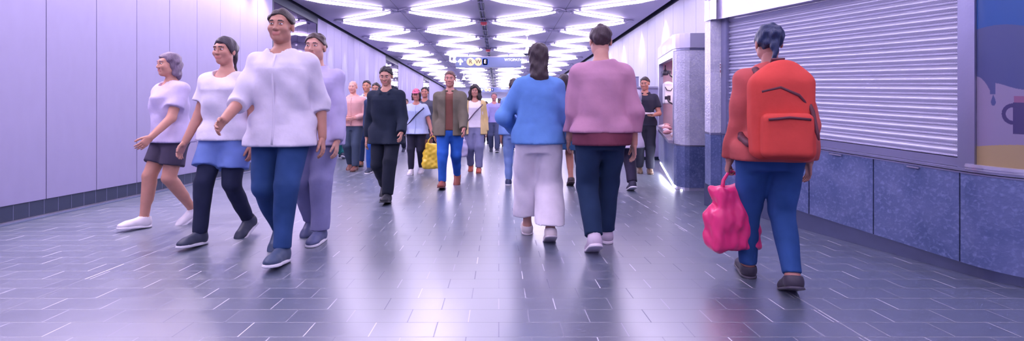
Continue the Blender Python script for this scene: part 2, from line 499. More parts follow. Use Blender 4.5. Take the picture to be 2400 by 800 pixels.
# ---------------------------------------------------------------- ceiling
CXL, CXR = -4.66, 3.89
NX = [-4.50, -2.455, -.41, 1.635, 3.68]
def node_y(k): return 11.17+1.245*k
def ceiling_material():
    m, nt, b = new_mat('ceiling_panels')
    tc = nt.nodes.new('ShaderNodeTexCoord'); sp = nt.nodes.new('ShaderNodeSeparateXYZ')
    nt.links.new(tc.outputs['Object'], sp.inputs[0]); X, Y = sp.outputs[0], sp.outputs[1]
    l = None
    for x in (NX[1], NX[3]):
        d = mth(nt, 'ABSOLUTE', mth(nt, 'SUBTRACT', X, x))
        a = mth(nt, 'LESS_THAN', d, .006); l = a if l is None else mth(nt, 'MAXIMUM', l, a)
    n1 = nd(nt, 'ShaderNodeTexNoise', Scale=.8, Detail=3.0); nt.links.new(tc.outputs['Object'], n1.inputs[0])
    col = mixc(nt, n1.outputs[0], (.42, .38, .56), (.50, .45, .64))
    col = mixc(nt, l, col, (.06, .06, .12)); nt.links.new(col, b.inputs['Base Color'])
    b.inputs['Roughness'].default_value = .5; b.inputs['Metallic'].default_value = .0
    return m
M_ceil = ceiling_material()
mb = MB().box(CXL, CXR, Y0, Y1, CEZ, CEZ+.03, 0).box(CXL, CXL+.03, Y0, Y1, CEZ+.03, CEZ+.12, 0).box(CXR-.03, CXR, Y0, Y1, CEZ+.03, CEZ+.12, 0)
struct(mb.build('ceiling', [M_ceil]))
struct(MB().box(LX-.14, RX+.14, Y0, Y1, 4.3, 4.4).build('ceiling_upper', M_dark))

# luminous tubes on the diamond lattice
LIGHTC = (.89, .77, 1.0)
M_tube = glow('lamp_tube_glow', LIGHTC, TUBE_E)
M_house = plain('lamp_housing', 'b2adca', .5)
def bar(mb, a, b, w, z0, z1, mi=0):
    a = Vector(a); b = Vector(b); d = (b-a).normalized(); n = Vector((-d.y, d.x))*w/2
    c = [a-n, a+n, b+n, b-n]
    vs = [(p.x, p.y, z0) for p in c]+[(p.x, p.y, z1) for p in c]
    mb.add(vs, [(0,3,2,1),(4,5,6,7),(0,1,5,4),(1,2,6,5),(2,3,7,6),(3,0,4,7)], mi)
def lamp(sx, sy, tn, tf):
    """half lattice edge going from (0,0) by (sx,sy)"""
    a = Vector((0, 0)); b = Vector((sx, sy))
    mb = MB(); bar(mb, a.lerp(b, .02), a.lerp(b, .98), .06, -.018, 0)
    for t0, t1 in ((.02, .075), (.925, .98)): bar(mb, a.lerp(b, t0), a.lerp(b, t1), .12, -.045, -.022)
    o = mb.build('ceiling_lamp', M_house)
    p, q = a.lerp(b, tn), a.lerp(b, tf)
    MB().tube([(p.x, p.y, -.036), (p.lerp(q, .2).x, p.lerp(q, .2).y, -.045), (p.lerp(q, .8).x, p.lerp(q, .8).y, -.045), (q.x, q.y, -.036)], [.012, .034, .034, .012], 12).build('lamp_tube', M_tube, o)
    for t0, t1 in ((tn-.02, tn+.005), (tf-.005, tf+.02)): cp = MB(); bar(cp, a.lerp(b, t0), a.lerp(b, t1), .06, -.075, -.022); cp.build('end_cap', M_house, o)
    return o
DX, DY = 2.045, 1.245
lampA = lamp(DX, DY, .10, .83); lampB = lamp(DX, -DY, .17, .90)
used = {id(lampA): False, id(lampB): False}
def put_lamp(x, y, src):
    if not used[id(src)]: used[id(src)] = True; o = src
    else:
        o = src.copy(); COL.objects.link(o)
        for ch in src.children:
            c = ch.copy(); COL.objects.link(c); c.parent = o
    o.location = (x, y, CEZ-.001)
    tag(o, 'white glowing tube lamp, one edge of the diamond lattice across the ceiling', 'ceiling light', 'tube lamps of the ceiling lattice')
for k in range(-12, 23):
    ya, yb = node_y(k), node_y(k+1)
    if ya < Y0+.2 or yb > Y1-.2: continue
    for i in range(4):
        xl = NX[i]
        # even rows have nodes at the quarter points, odd rows at the edges and centre
        left_low = ((k % 2 == 0) == (i % 2 == 1))     # the node at xl lies on row k
        if left_low: put_lamp(xl, ya, lampA)
        else: put_lamp(xl, yb, lampB)

# centre track with its conduits, red call boxes
M_track = plain('track_metal', '3a3f5c', .45, .4)
mb = MB()
for dx in (-.055, .055): mb.box(NX[2]+dx-.014, NX[2]+dx+.014, Y0, Y1-.3, CEZ-.045, CEZ)
mb.box(NX[2]-.015, NX[2]+.015, Y0, Y1-.3, CEZ-.02, CEZ, 1)
y = Y0+.3
while y < 30:
    mb.box(NX[2]-.07, NX[2]+.07, y, y+.05, CEZ-.05, CEZ, 1); y += .8311
tr = tag(mb.build('ceiling_track', [M_track, M_house]), 'long dark twin rail track running down the middle of the ceiling', 'ceiling track')
M_red = plain('red_box', 'a8324a', .4)
for n, k in enumerate((1, 5, 9)):
    o = MB().box(-.085, .085, -.05, .05, -.07, 0, 0, .008).build('alarm_beacon', M_red, None, (NX[2], node_y(k), CEZ-.05))
    MB().box(-.05, .05, -.03, .03, -.085, -.07, 0, .004).build('lens', plain('red_lens', 'd0566a', .2), o)
    MB().box(-.11, .11, -.07, .07, -.0, .02, 0).build('mounting_plate', M_house, o)
    tag(o, 'small red alarm box on the ceiling track, ' + ['nearest the camera', 'just before the hanging sign', 'beyond the hanging sign'][n], 'alarm', 'red alarm boxes on the ceiling track')

# hanging dome cameras
def dome(px, py_top, py_bot, Yd, lab):
    X = (px-VPX)*Yd/F; zb = CAMZ+(VPY-py_bot)*Yd/F
    o = empty('dome_camera', (X, Yd, zb)); tag(o, lab, 'security camera')
    H = CEZ-zb
    MB().tube([(0, 0, H), (0, 0, .2)], .018, 10).build('rod', M_white, o)
    MB().lathe([(.02, .30), (.05, .27), (.07, .20), (.115, .14), (.14, .09), (.135, .06)], (0,0,0), 24).build('housing', M_white, o)
    MB().lathe([(.11, .06), (.105, .03), (.07, .005), (0, 0)], (0,0,0), 24).build('dome', plain('smoked_dome', '40425c', .12), o)
    MB().lathe([(.06, H), (.06, H-.03), (.02, H-.05)], (0,0,0), 20).build('ceiling_plate', M_white, o)
dome(1236, 85, 131, 14.6, 'white security camera hanging on a rod right of the sign')
dome(1087, 178, 191, 26.0, 'small far white security camera hanging left of the second sign')

# wayfinding signs
M_sign = plain('sign_slate', '52628e', .35, 0, 0, 40, .05)
M_yel = plain('sign_yellow', 'f3cf8a', .4, var=.02); M_blu = plain('sign_blue', '1d5fc4', .4, var=.02)
M_ink = plain('sign_ink', '4a4036', .5); M_lit = glow('sign_white', (.93, .90, 1.0), .8)
def text(body, size, loc, mat, parent, name='lettering', bold=.0):
    c = bpy.data.curves.new(name, 'FONT'); c.body = body; c.size = size; c.extrude = .004; c.offset = bold
    c.align_x = 'CENTER'; c.align_y = 'CENTER'; c.materials.append(mat)
    t = bpy.data.objects.new(name+'_tmp', c); COL.objects.link(t); dg = bpy.context.evaluated_depsgraph_get()
    me = bpy.data.meshes.new_from_object(t.evaluated_get(dg)); bpy.data.objects.remove(t); me.transform(Matrix.Rotation(PI/2, 4, 'X'))
    o = bpy.data.objects.new(name, me); COL.objects.link(o); o.parent = parent
    o.location = loc; return o
def sign(Yd, sc, label):
    z = lambda py: CAMZ+(VPY-py)*Yd/F
    X = lambda px: (px-VPX)*Yd/F
    def xs(px): return (px-1138)*17.9/F*sc
    def zs(py): return (146-py)*17.9/F*sc
    o = empty('wayfinding_sign', (X(1138) if sc == 1 else X(1155), Yd, z(146) if sc == 1 else z(211))); tag(o, label, 'sign', 'hanging wayfinding signs')
    MB().box(xs(1068), xs(1222), 0, .12*sc, zs(158), zs(134), 0, .012).build('sign_panel', M_sign, o)
    MB().box(xs(1066), xs(1224), -.01, .13*sc, zs(134), zs(132.6)).build('top_rail', M_house, o)
    H = CEZ-o.location.z
    for px in (1098, 1192):
        MB().tube([(xs(px), .06, zs(134)), (xs(px), .06, H)], .014, 8).build('hanger_rod', M_track, o)
    for px, ch in ((1103, 'R'), (1121, 'W')):
        b = MB().tube([(xs(px), -.012, zs(145)), (xs(px), .0, zs(145))], 9.4*17.9/F*sc, 32).build('route_disc', M_yel, o)
        text(ch, .22*sc, (xs(px), -.016, zs(145)), M_ink, b, 'letter', .003)
    b = MB().box(xs(1131), xs(1143), -.012, .0, zs(152.5), zs(137.5), 0, .004).tube([(xs(1137), -.012, zs(145)), (xs(1137), 0, zs(145))], 8.2*17.9/F*sc, 28).build('route_disc', M_blu, o)
    text('E', .20*sc, (xs(1137), -.018, zs(145)), M_white, b, 'letter', .005)
    u = .0168*sc
    MB().poly([(xs(1079)+a*u, zs(145)+c*u) for a, c in ((0, 7.5), (7, .5), (4.5, -2), (1.9, .8), (1.9, -7.5), (-1.9, -7.5), (-1.9, .8), (-4.5, -2), (-7, .5))], (-.012, 0)).build('arrow', M_lit, o)
    MB().poly([(xs(1090)+a*u, zs(140)+c*u) for a, c in ((-1, 3), (1, 3), (2.4, -3), (-2.4, -3))], (-.01, 0)).build('lift_symbol', plain('pale_blue', '9fb4ea', .4), o)
    text('WTC/PATH', .135*sc, (xs(1203), -.01, zs(140.5)), M_lit, o, 'lettering', .004)
    if sc == 1:
        mbx = MB(); q = lambda px, py: (xs(px), zs(py))
        mbx.poly([q(1053, 131), q(1056, 131), q(1056, 143), q(1053, 143)], (-.01, .05))
        mbx.poly([q(1056, 130), q(1068, 129), q(1070, 132), q(1066, 140), q(1061, 140), q(1063, 135), q(1056, 134)], (-.01, .05))
        mbx.poly([q(1053, 141.5), q(1071, 143), q(1071, 145.5), q(1062, 145.5), q(1053, 144)], (-.01, .05))
        mbx.build('escalator_symbol', M_lit, o)
sign(17.9, 1.0, 'nearer and larger hanging sign with R W E discs, arrow and WTC/PATH lettering')
sign(38.0, 1.0*38.0/17.9*.44, 'small second sign with yellow discs hanging far down the corridor')

# spotlights in the slot above the left wall washing the panels, plus an added row near the camera
def spot(x, y, z, e, rx=0, ry=0, size=70, blend=.6, r=.03, col=(.80, .82, 1.0)):
    l = bpy.data.lights.new('wall_washer', 'SPOT'); l.energy = e; l.spot_size = math.radians(size); l.spot_blend = blend
    l.shadow_soft_size = r; l.color = col
    o = bpy.data.objects.new('wall_washer', l); COL.objects.link(o); o.location = (x, y, z); o.rotation_euler = (rx, ry, 0); return o
for k in range(22):
    yy_ = 12.9+1.2*k
    if any(p-.2 < yy_ < q+.2 for p, q in BAYS): continue
    spot(LX+.13, yy_, 3.66, WASH, 0, math.radians(-8), 40, .35, .02)
for k in range(9):
    spot(LX+.13, 2.7+.8*k, 3.62, WASH*.75, 0, math.radians(-16), 125, .9, .05, (.98, .80, 1.0))  # wide pinkish spots added only to brighten the near left panels
for k in range(10):
    spot(RX-.10, 11.0+1.83*k, 3.64, WASH, 0, math.radians(8), 60, .5, .02)
# ================================================================ closed shop on the right
def stone_material(name, c1, c2, flakes=1.0, bump=.22):
    m, nt, b = new_mat(name)
    v = coords(nt, (1, 1, 1))
    n1_ = nd(nt, 'ShaderNodeTexNoise', Scale=4.0, Detail=7.0, Distortion=.6); nt.links.new(v, n1_.inputs[0])
    class n1: outputs = [mth(nt, 'MULTIPLY', mth(nt, 'SUBTRACT', n1_.outputs[0], .34), 3.0, True)]
    n2 = nd(nt, 'ShaderNodeTexNoise', Scale=42.0, Detail=6.0, Distortion=.4); nt.links.new(v, n2.inputs[0])
    col = mixc(nt, n1.outputs[0], c1, c2)
    f = mth(nt, 'MULTIPLY', mth(nt, 'SUBTRACT', n2.outputs[0], .50), 2.4*flakes, True)
    col = mixc(nt, f, col, tuple(min(.95, c*1.55+.03) for c in c2))
    nt.links.new(col, b.inputs['Base Color'])
    b.inputs['Metallic'].default_value = .2; b.inputs['Roughness'].default_value = .34
    bp = nd(nt, 'ShaderNodeBump', Strength=bump, Distance=.012); nt.links.new(n2.outputs[0], bp.inputs['Height'])
    nt.links.new(bp.outputs[0], b.inputs['Normal'])
    return m
M_stone = stone_material('hammered_blue_stone', (.085, .125, .27), (.165, .205, .39))
M_stone2 = stone_material('hammered_pale_stone', (.50, .50, .66), (.68, .67, .84), .8, .7)
M_alu = plain('aluminium_frame', '9a9bb8', .32, .75, .03, 50, .06)
M_alu2 = plain('polished_fascia', 'e2def4', .16, .6, .12, 3, .04)
M_toe = plain('toe_kick_steel', '5f6684', .3, .7)

def path_normals(P):
    N = []
    for i in range(len(P)):
        a = Vector(P[max(0, i-1)]); b = Vector(P[min(len(P)-1, i+1)]); d = (b-a).normalized()
        N.append(Vector((d.y, -d.x)))         # to the right of travel, i.e. the corridor side when going from far to near
    return N
def wallpath(mb, P, z0, z1, zf, t=.02, off=0.0, mi=0, flat0=False, smooth=False):
    N = path_normals(P); A = [Vector(p)+n*off for p, n in zip(P, N)]; B = [Vector(p)+n*(off-t) for p, n in zip(P, N)]
    f0 = (lambda z, y: z) if flat0 else zf
    vs = []
    for a, b in zip(A, B):
        vs += [(a.x, a.y, f0(z0, a.y)), (a.x, a.y, zf(z1, a.y)), (b.x, b.y, zf(z1, b.y)), (b.x, b.y, f0(z0, b.y))]
    fs = []
    for i in range(len(P)-1):
        for k in range(4):
            fs.append((4*i+k, 4*i+(k+1) % 4, 4*(i+1)+(k+1) % 4, 4*(i+1)+k))
    fs += [(0, 1, 2, 3), tuple(4*(len(P)-1)+k for k in (3, 2, 1, 0))]
    return mb.add(vs, fs, mi, False)
SH = .075
shz = lambda z, Y: z+SH*(Y-2.977)
def faceX(Y): return 3.66-.22*Y
def xpx(px):                      # where the sight line through column px meets the shop face
    Y = 3.66/(.22+(px-VPX)/F); return (faceX(Y), Y)
FAR = xpx(1690); 
def seg(pa, pb, n=2):
    a, b = Vector(xpx(pa)), Vector(xpx(pb)); return [tuple(a.lerp(b, i/(n-1))) for i in range(n)]
# curved near corner: tangent to the face, turning away to the right
C0 = Vector(xpx(2262)); d0 = Vector((.2149, -.9766)); nin = Vector((.9766, .2149)); R = .42
cen = C0+nin*R
def arc(a0, a1, n):
    out = []
    for i in range(n):
        a = math.radians(a0+(a1-a0)*i/(n-1))
        r = -nin*math.cos(a)+d0*math.sin(a)
        out.append(tuple(cen+r*R))
    return out
FACE = [xpx(1690), xpx(2262)]
WHOLE = FACE+arc(3, 90, 26)[0:]
ENDX = 3.98
tailY = WHOLE[-1][1]
WHOLE_IN = WHOLE
shop = empty('shop_stand', (3.3, 4.0, 0))
tag(shop, 'closed kiosk shop with grey roller shutter and blue stone base beside the red backpack', 'shop')
shop_off = Vector((3.3, 4.0, 0))
def S(mb, name, mats, parent=None):
    o = mb.build(name, mats, parent or shop)
    if (parent or shop) is shop: o.location = -shop_off
    return o
# core behind the skins
N = path_normals(WHOLE)
core = [tuple(Vector(p)-n*.14) for p, n in zip(WHOLE, N)]
outline = core+[(ENDX, core[-1][1]+.02), (ENDX, 5.30), (core[0][0]+.02, 5.30)]
def prism(mb, pts, z0, z1, zf, mi=0, flat0=True):
    n = len(pts)
    vs = [(x, y, z0 if flat0 else zf(z0, y)) for x, y in pts]+[(x, y, zf(z1, y)) for x, y in pts]
    mb.add(vs, [tuple(range(n)), tuple(reversed(range(n, 2*n)))]+[(i, (i+1) % n, n+(i+1) % n, n+i) for i in range(n)], mi); return mb
S(prism(MB(), outline, .02, 2.55, shz), 'body', plain('shop_body', '4b4f6e', .6))
# toe kick
S(wallpath(MB(), WHOLE, 0, .085, shz, .05, -.05, 0, True), 'toe_kick', M_toe)
# stone panels of the base
jt = [1690, 1782, 1896, 2047, 2249]
for a, b in zip(jt[:-1], jt[1:]):
    S(wallpath(MB(), seg(a+1.5, b-1.5), .088, .668, shz, .10, 0), 'base_panel', M_stone)
S(wallpath(MB(), [xpx(2251)]+WHOLE[1:], .088, .668, shz, .10, 0), 'base_panel', M_stone)
S(wallpath(MB(), WHOLE, .088, .668, shz, .02, -.012), 'panel_backing', M_gap)
# ledge
S(wallpath(wallpath(MB(), WHOLE, .668, .678, shz, .14, .004), WHOLE, .684, .700, shz, .14, .012), 'ledge', M_alu)
for px in (1960, 2142):
    S(wallpath(MB(), seg(px-14, px+14), .652, .662, shz, .02, .014), 'latch', M_steel)
# shutter
def shutter_mat():
    m, nt, b = new_mat('roller_shutter')
    tc = nt.nodes.new('ShaderNodeTexCoord'); sp = nt.nodes.new('ShaderNodeSeparateXYZ'); nt.links.new(tc.outputs['UV'], sp.inputs[0])
    u = mth(nt, 'FRACT', mth(nt, 'MULTIPLY', sp.outputs[0], 1/.009)); v = mth(nt, 'FRACT', mth(nt, 'MULTIPLY', sp.outputs[1], 1/.0085))
    du = mth(nt, 'SUBTRACT', u, .5); dv = mth(nt, 'SUBTRACT', v, .5)
    r = mth(nt, 'SQRT', mth(nt, 'ADD', mth(nt, 'MULTIPLY', du, du), mth(nt, 'MULTIPLY', dv, dv)))
    hole = mth(nt, 'LESS_THAN', r, .27)
    ph = mth(nt, 'FRACT', mth(nt, 'MULTIPLY', sp.outputs[1], 1/.068))
    band = mth(nt, 'MULTIPLY', mth(nt, 'GREATER_THAN', ph, .25), mth(nt, 'LESS_THAN', ph, .80))
    col = mixc(nt, mth(nt, 'MULTIPLY', hole, band), (.60, .60, .76), (.22, .22, .38))
    nt.links.new(col, b.inputs['Base Color']); b.inputs['Metallic'].default_value = .55; b.inputs['Roughness'].default_value = .38
    return m
M_shut = shutter_mat()
a, b = Vector(xpx(1702)), Vector(xpx(2243)); nrm = Vector((d0.y, -d0.x))
prof = []; z = .762; nsl = 18
for k in range(nsl):
    for dz, dp in ((0, -.054), (.003, -.037), (.006, -.034), (.009, -.037), (.011, -.054), (.022, -.050), (.034, -.036), (.046, -.035), (.058, -.046)):
        prof.append((z+k*.068+dz, dp))
vs, fs = [], []
for zz, dp in prof:
    for p in (a, b): vs.append((p.x+nrm.x*dp, p.y+nrm.y*dp, shz(zz, p.y)))
for i in range(len(prof)-1): fs.append((2*i, 2*i+1, 2*i+3, 2*i+2))
mb = MB().add(vs, fs, 0, True)
sh_o = S(mb, 'roller_shutter', M_shut)
uv = sh_o.data.uv_layers.new(name='UVMap'); L = (b-a).length
for lp in sh_o.data.loops:
    vi = lp.vertex_index; uv.data[lp.index].uv = (0 if vi % 2 == 0 else L, prof[vi//2][0])
S(wallpath(MB(), seg(1702, 2243), .702, .760, shz, .03, -.03), 'bottom_bar', M_alu, sh_o).location = (0, 0, 0)
# frames
S(wallpath(wallpath(MB(), seg(1690, 1701), .70, 1.98, shz, .12, 0), seg(1699, 1702), .70, 1.98, shz, .12, -.012), 'side_frame', M_alu)
S(wallpath(wallpath(MB(), seg(2244, 2262), .70, 2.55, shz, .12, 0), seg(2262.5, 2270), .70, 2.55, shz, .12, -.01), 'side_frame', M_alu)
# end pier that faces the camera
P0 = Vector(FAR)
pier = [(P0.x-.115, P0.y+.02), (P0.x-.12, P0.y), (P0.x-.005, P0.y-.0), (P0.x+.10, P0.y), (P0.x+.10, P0.y+.16), (P0.x-.11, P0.y+.16)]
S(prism(MB(), pier, .088, .668, shz, 0, False), 'pier_base', M_stone)
S(prism(MB(), [(x, y+.004) for x, y in pier], .692, 2.10, shz, 0, False), 'pier', M_stone2)
S(prism(MB(), [(x+(.02 if i < 3 else 0), y+.02) for i, (x, y) in enumerate(pier)], 0, .085, shz), 'pier_toe', M_toe)
mb = prism(MB(), [(x, y-.004) for x, y in pier[:4]]+[(P0.x+.10, P0.y+.05), (P0.x-.115, P0.y+.05)], .670, .690, shz, 0, False)
S(mb, 'pier_trim', M_alu)
# notice strip on the pier frame
nt_ = MB().box(0, .016, 0, .002, 0, .17)
for k, (dz, h) in enumerate(((.135, .018), (.105, .018), (.055, .03))): nt_.box(.004, .012, -.001, 0, dz, dz+h, 1)
st = S(nt_, 'notice_strip', [M_white, plain('notice_ink', '7d3a58', .5)]); st.location = Vector((P0.x-.02, P0.y-.008, CAMZ+95*P0.y/F)) - shop_off
# fascia
fp = [(P0.x-.135, P0.y+.12), (P0.x-.13, P0.y-.05), (P0.x-.09, P0.y-.075)]+[tuple(Vector(p)+nrm*.07) for p in FACE]+[tuple(Vector(p)+n*.05) for p, n in list(zip(WHOLE, N))[2:]]
mb = MB()
Nn = path_normals(fp)
wallpath(mb, fp, 1.975, 2.19, shz, .10, 0)
# rolled top of the fascia
rings = []
for k in range(9):
    q = k/8*PI/2; rings.append((2.19+.10*math.sin(q), -.0-.10*(1-math.cos(q))))
vs = []; fs = []
for zz, dp in rings:
    for p, n in zip(fp, Nn):
        a_ = Vector(p)+n*dp; vs.append((a_.x, a_.y, shz(zz, a_.y)))
n_ = len(fp)
for i in range(len(rings)-1):
    for k in range(n_-1): fs.append((i*n_+k, i*n_+k+1, (i+1)*n_+k+1, (i+1)*n_+k))
mb.add(vs, fs, 0, True)
S(mb, 'fascia', M_alu2)
# curved poster case
def sub(a0, a1, n): return arc(a0, a1, n)
S(wallpath(wallpath(MB(), sub(1, 85, 36), .70, .735, shz, .10, .015), sub(1, 85, 36), .715, .725, shz, .10, .022), 'poster_frame', M_alu2)
S(wallpath(MB(), sub(0, 6.4, 5), .72, 2.10, shz, .10, -.0), 'poster_frame', M_alu)
S(wallpath(MB(), sub(82, 86, 3), .735, 2.10, shz, .10, -.0), 'poster_frame', M_alu)
def poster():
    n1, n2 = 270, 440
    P = arc(6.6, 82, n1); Np = path_normals(P); z0, z1 = .735, 1.97
    vs = []
    for j in range(n2):
        zz = z0+(z1-z0)*j/(n2-1)
        for p, n in zip(P, Np): vs.append((p[0]-n.x*.02, p[1]-n.y*.02, shz(zz, p[1])))
    fs = [(j*n1+i, j*n1+i+1, (j+1)*n1+i+1, (j+1)*n1+i) for j in range(n2-1) for i in range(n1-1)]
    me = bpy.data.meshes.new('poster'); me.from_pydata(vs, [], fs)
    at = me.color_attributes.new('print', 'FLOAT_COLOR', 'POINT')
    cols = []
    blue = hexc('0c4f96'); slate = hexc('454f80'); tan = hexc('8a80a0'); mug = hexc('3e3466'); yel = hexc('a8926a'); pink = hexc('8a5a80')
    L = R*math.radians(75.4)
    for j in range(n2):
        v = (z1-z0)*j/(n2-1)        # metres above the lower edge
        for i in range(n1):
            u = L*i/(n1-1)
            edge = .555-.055*math.sin(min(1, u/.11)*PI/2)*0-.0
            edge = .56-.09*(u/.065)**2 if u < .065 else (.45 if u < .09 else .50+.02*math.sin(u*22))
            if v < .115+.03*math.sin(u*7): c = yel
            elif v > .86+.02*math.sin(u*14): c = blue
            elif v > edge: c = slate
            else: c = tan
            dr = math.hypot((u-.080)/.011, (v-.40)/.022)
            if dr < 1 or (abs(u-.080) < .010*(1-(v-.41)/.04) and .41 < v < .445): c = slate
            if u > .165 and u < .32 and .21 < v < .40: c = mug
            h = math.hypot((u-.165)/1.0, (v-.33)/1.35)
            if u <= .165 and .030 < h < .048: c = mug
            if .17 < u < .30 and .40 <= v < .44: c = pink
            cols += [*c, 1]
    at.data.foreach_set('color', cols)
    for f in me.polygons: f.use_smooth = True
    m, nt, b = new_mat('printed_poster')
    a = nt.nodes.new('ShaderNodeAttribute'); a.attribute_name = 'print'; nt.links.new(a.outputs['Color'], b.inputs['Base Color'])
    b.inputs['Roughness'].default_value = .35; b.inputs['Coat Weight'].default_value = .6; b.inputs['Coat Roughness'].default_value = .08
    me.materials.append(m)
    o = bpy.data.objects.new('poster', me); COL.objects.link(o); o.location = -shop_off; o.parent = shop; return o
poster()

# ================================================================ open kiosk beyond it
kz = lambda z, Y: z+.07*(Y-6.5)
K0 = (2.59, 6.42); KS = (2.545, 6.62); KF = (3.16, 9.0)
kio = empty('food_kiosk', (3.1, 7.4, 0)); koff = Vector((3.1, 7.4, 0))
tag(kio, 'hammered grey stone food kiosk with open service window and lit header sign', 'kiosk')
def K(mb, name, mats, parent=None):
    o = mb.build(name, mats, parent or kio)
    if parent is None: o.location = -koff
    return o
corner = [KS, (2.55, 6.53), (2.575, 6.45), (2.62, 6.41), (2.68, 6.395)]
front = corner+[(3.06, 6.395)]
side = [KF, KS]
kp = side+corner[1:]+[(3.10, 6.395)]
# lower stone
K(wallpath(MB(), kp, .05, .63, kz, .12, 0), 'lower_panel', M_stone)
K(wallpath(wallpath(MB(), kp, .632, .645, kz, .14, .006), kp, .0, .0, kz, .1, 0), 'seam_trim', M_alu)
K(wallpath(MB(), kp, 0, .048, kz, .10, -.012, 0, True), 'toe_kick', M_alu2)
# upper stone: corner and front
K(wallpath(MB(), [KS]+corner[1:]+[(3.035, 6.395)], .648, 1.985, kz, .10, 0), 'upper_panel', M_stone2)
K(wallpath(MB(), [(3.045, 6.39), (3.10, 6.39)], .648, 1.985, kz, .10, 0), 'edge_frame', M_alu)
K(wallpath(MB(), [(3.10, 6.40), (3.98, 6.40)], .0, 2.2, kz, .10, 0, 0, True), 'front_return', M_stone2)
# header
hp = side+corner[1:]+[(3.12, 6.395)]
mb = wallpath(MB(), hp, 2.02, 2.225, kz, .12, .02)
K(mb, 'header', M_alu2)
K(wallpath(MB(), hp, 1.988, 2.018, kz, .10, .004), 'header_trim', M_alu)
n_side = Vector((KS[0]-KF[0], KS[1]-KF[1])).normalized(); ns = Vector((n_side.y, -n_side.x))
def on_side(t): return Vector(KS).lerp(Vector(KF), t)
a = on_side(.42)+ns*.024; b = on_side(.56)+ns*.024
K(wallpath(MB(), [tuple(b), tuple(a)], 2.05, 2.16, kz, .01, 0), 'lit_sign', glow('lit_sign', (.98, .93, 1.0), 3.0))
# window surround and interior
def sidepiece(name, t0, t1, z0, z1, mat, off=.0, th=.08):
    return K(wallpath(MB(), [tuple(on_side(t1)), tuple(on_side(t0))], z0, z1, kz, th, off), name, mat)
sidepiece('window_post', .93, 1.0, .648, 1.985, M_alu, .01)
sidepiece('window_post', 0.0, .04, .648, 1.985, M_alu, .006)
sidepiece('window_head', .04, .93, 1.90, 1.985, M_alu, .01)
sidepiece('counter', 0, 1, .648, .69, M_steel, .07, .45)
M_in = plain('kiosk_interior', 'd9b9cd', .5)
inn = [tuple(on_side(1.0)-ns*.75), tuple(on_side(0.0)-ns*.75)]
K(wallpath(MB(), inn, .5, 1.98, kz, .03, 0), 'interior_wall', M_in)
K(prism(MB(), [tuple(on_side(0)-ns*.1), tuple(on_side(0)-ns*.78), tuple(on_side(1)-ns*.78), tuple(on_side(1)-ns*.1)], 1.99, 2.01, kz, 0, False), 'interior_ceiling', M_in)
K(prism(MB(), [tuple(on_side(0)-ns*.1), tuple(on_side(0)-ns*.78), tuple(on_side(1)-ns*.78), tuple(on_side(1)-ns*.1)], .60, .645, kz, 0, False), 'interior_counter', M_steel)
K(prism(MB(), [tuple(on_side(1.0)-ns*.05), tuple(on_side(1.0)-ns*.80), tuple(on_side(1.03)-ns*.80), tuple(on_side(1.03)-ns*.05)], 0, 2.2, kz), 'end_wall', M_in)
K(prism(MB(), [tuple(on_side(0)-ns*.80), tuple(on_side(1.03)-ns*.80), (4.0, 9.2), (4.0, 6.45)], 0, 2.2, kz), 'rear_body', M_alu)
# glowing strip under the counter side
for nm, t0, t1, w_ in (('floor_light', .0, .86, .016),):
    o = K(wallpath(MB(), [tuple(on_side(t1)+ns*.006), tuple(on_side(t0)+ns*.006)], .012, .034, kz, .012, 0, 0), nm, glow('floor_strip', (.92, .90, 1.0), 60.0))
K(wallpath(MB(), [corner[2], (3.05, 6.40)], .004, .014, kz, .012, .004), 'floor_light', glow('floor_strip', (.92, .90, 1.0), 60.0))
lt = bpy.data.lights.new('kiosk_light', 'AREA'); lt.energy = 14; lt.size = .4; lt.size_y = 1.6; lt.shape = 'RECTANGLE'; lt.color = (1, .80, .92)
lo = bpy.data.objects.new('kiosk_light', lt); COL.objects.link(lo); q = on_side(.5)-ns*.42; lo.location = (q.x, q.y, kz(1.96, q.y)); lo.rotation_euler = (0, 0, math.atan2(KF[1]-KS[1], KF[0]-KS[0])+PI/2)
# equipment seen in the window
def on(t, dep, z): q = on_side(t)-ns*dep; return (q.x, q.y, kz(z, q.y))
ang = math.atan2(ns.y, ns.x)
M_blk = plain('black_plastic', '2b2638', .4)
o = empty('towel_dispenser', on(.88, .14, 1.34), 0); tag(o, 'white paper towel dispenser on the inside wall of the kiosk', 'dispenser')
f = Field((-.18, -.12, -.24), (.18, .14, .26), .008); f.rbox((0, 0, 0), (.085, .06, .20), .03); f.ell((0, -.02, .19), (.07, .05, .04), .03); v, qd = f.mesh(); quads_object('case', [(v, qd, 0)], [M_white], o)
MB().box(-.03, .03, -.066, -.058, -.14, -.04, 0, .004).build('paper_slot', M_blk, o)
MB().tube([(-.07, -.06, .12), (-.04, -.075, .06), (.03, -.075, .05), (.07, -.06, .10)], .008).build('cord', M_blk, o)
o = empty('spot_lamp', on(.90, .10, 1.84)); tag(o, 'small black spot lamp under the kiosk header', 'lamp')
MB().tube([(0, 0, .04), (0, 0, -.06)], .012).build('stem', M_blk, o); MB().lathe([(.0, -.04), (.035, -.05), (.055, -.11), (.05, -.15), (0, -.15)], (0,0,0), 20).build('lamp_head', M_blk, o)
for i, (t, d, z, lab) in enumerate(((.62, .10, 1.62, 'black bracket arm high in the kiosk window'), (.66, .08, 1.16, 'black bracket arm in the middle of the kiosk window'))):
    o = empty('bracket_arm', on(t, d, z), .4); tag(o, lab, 'bracket')
    MB().tube([(0, 0, .1), (-.02, -.05, .04), (.10, -.10, -.04), (.2, -.12, -.09)], .014).build('arm', M_blk, o)
    MB().box(-.03, .03, -.02, .04, .08, .14, 0, .006).build('clamp', M_blk, o)
M_wrap = plain('wrapped_food', 'e9bdb9', .3, 0, .5, 25, .25); 
rr = random.Random(3)
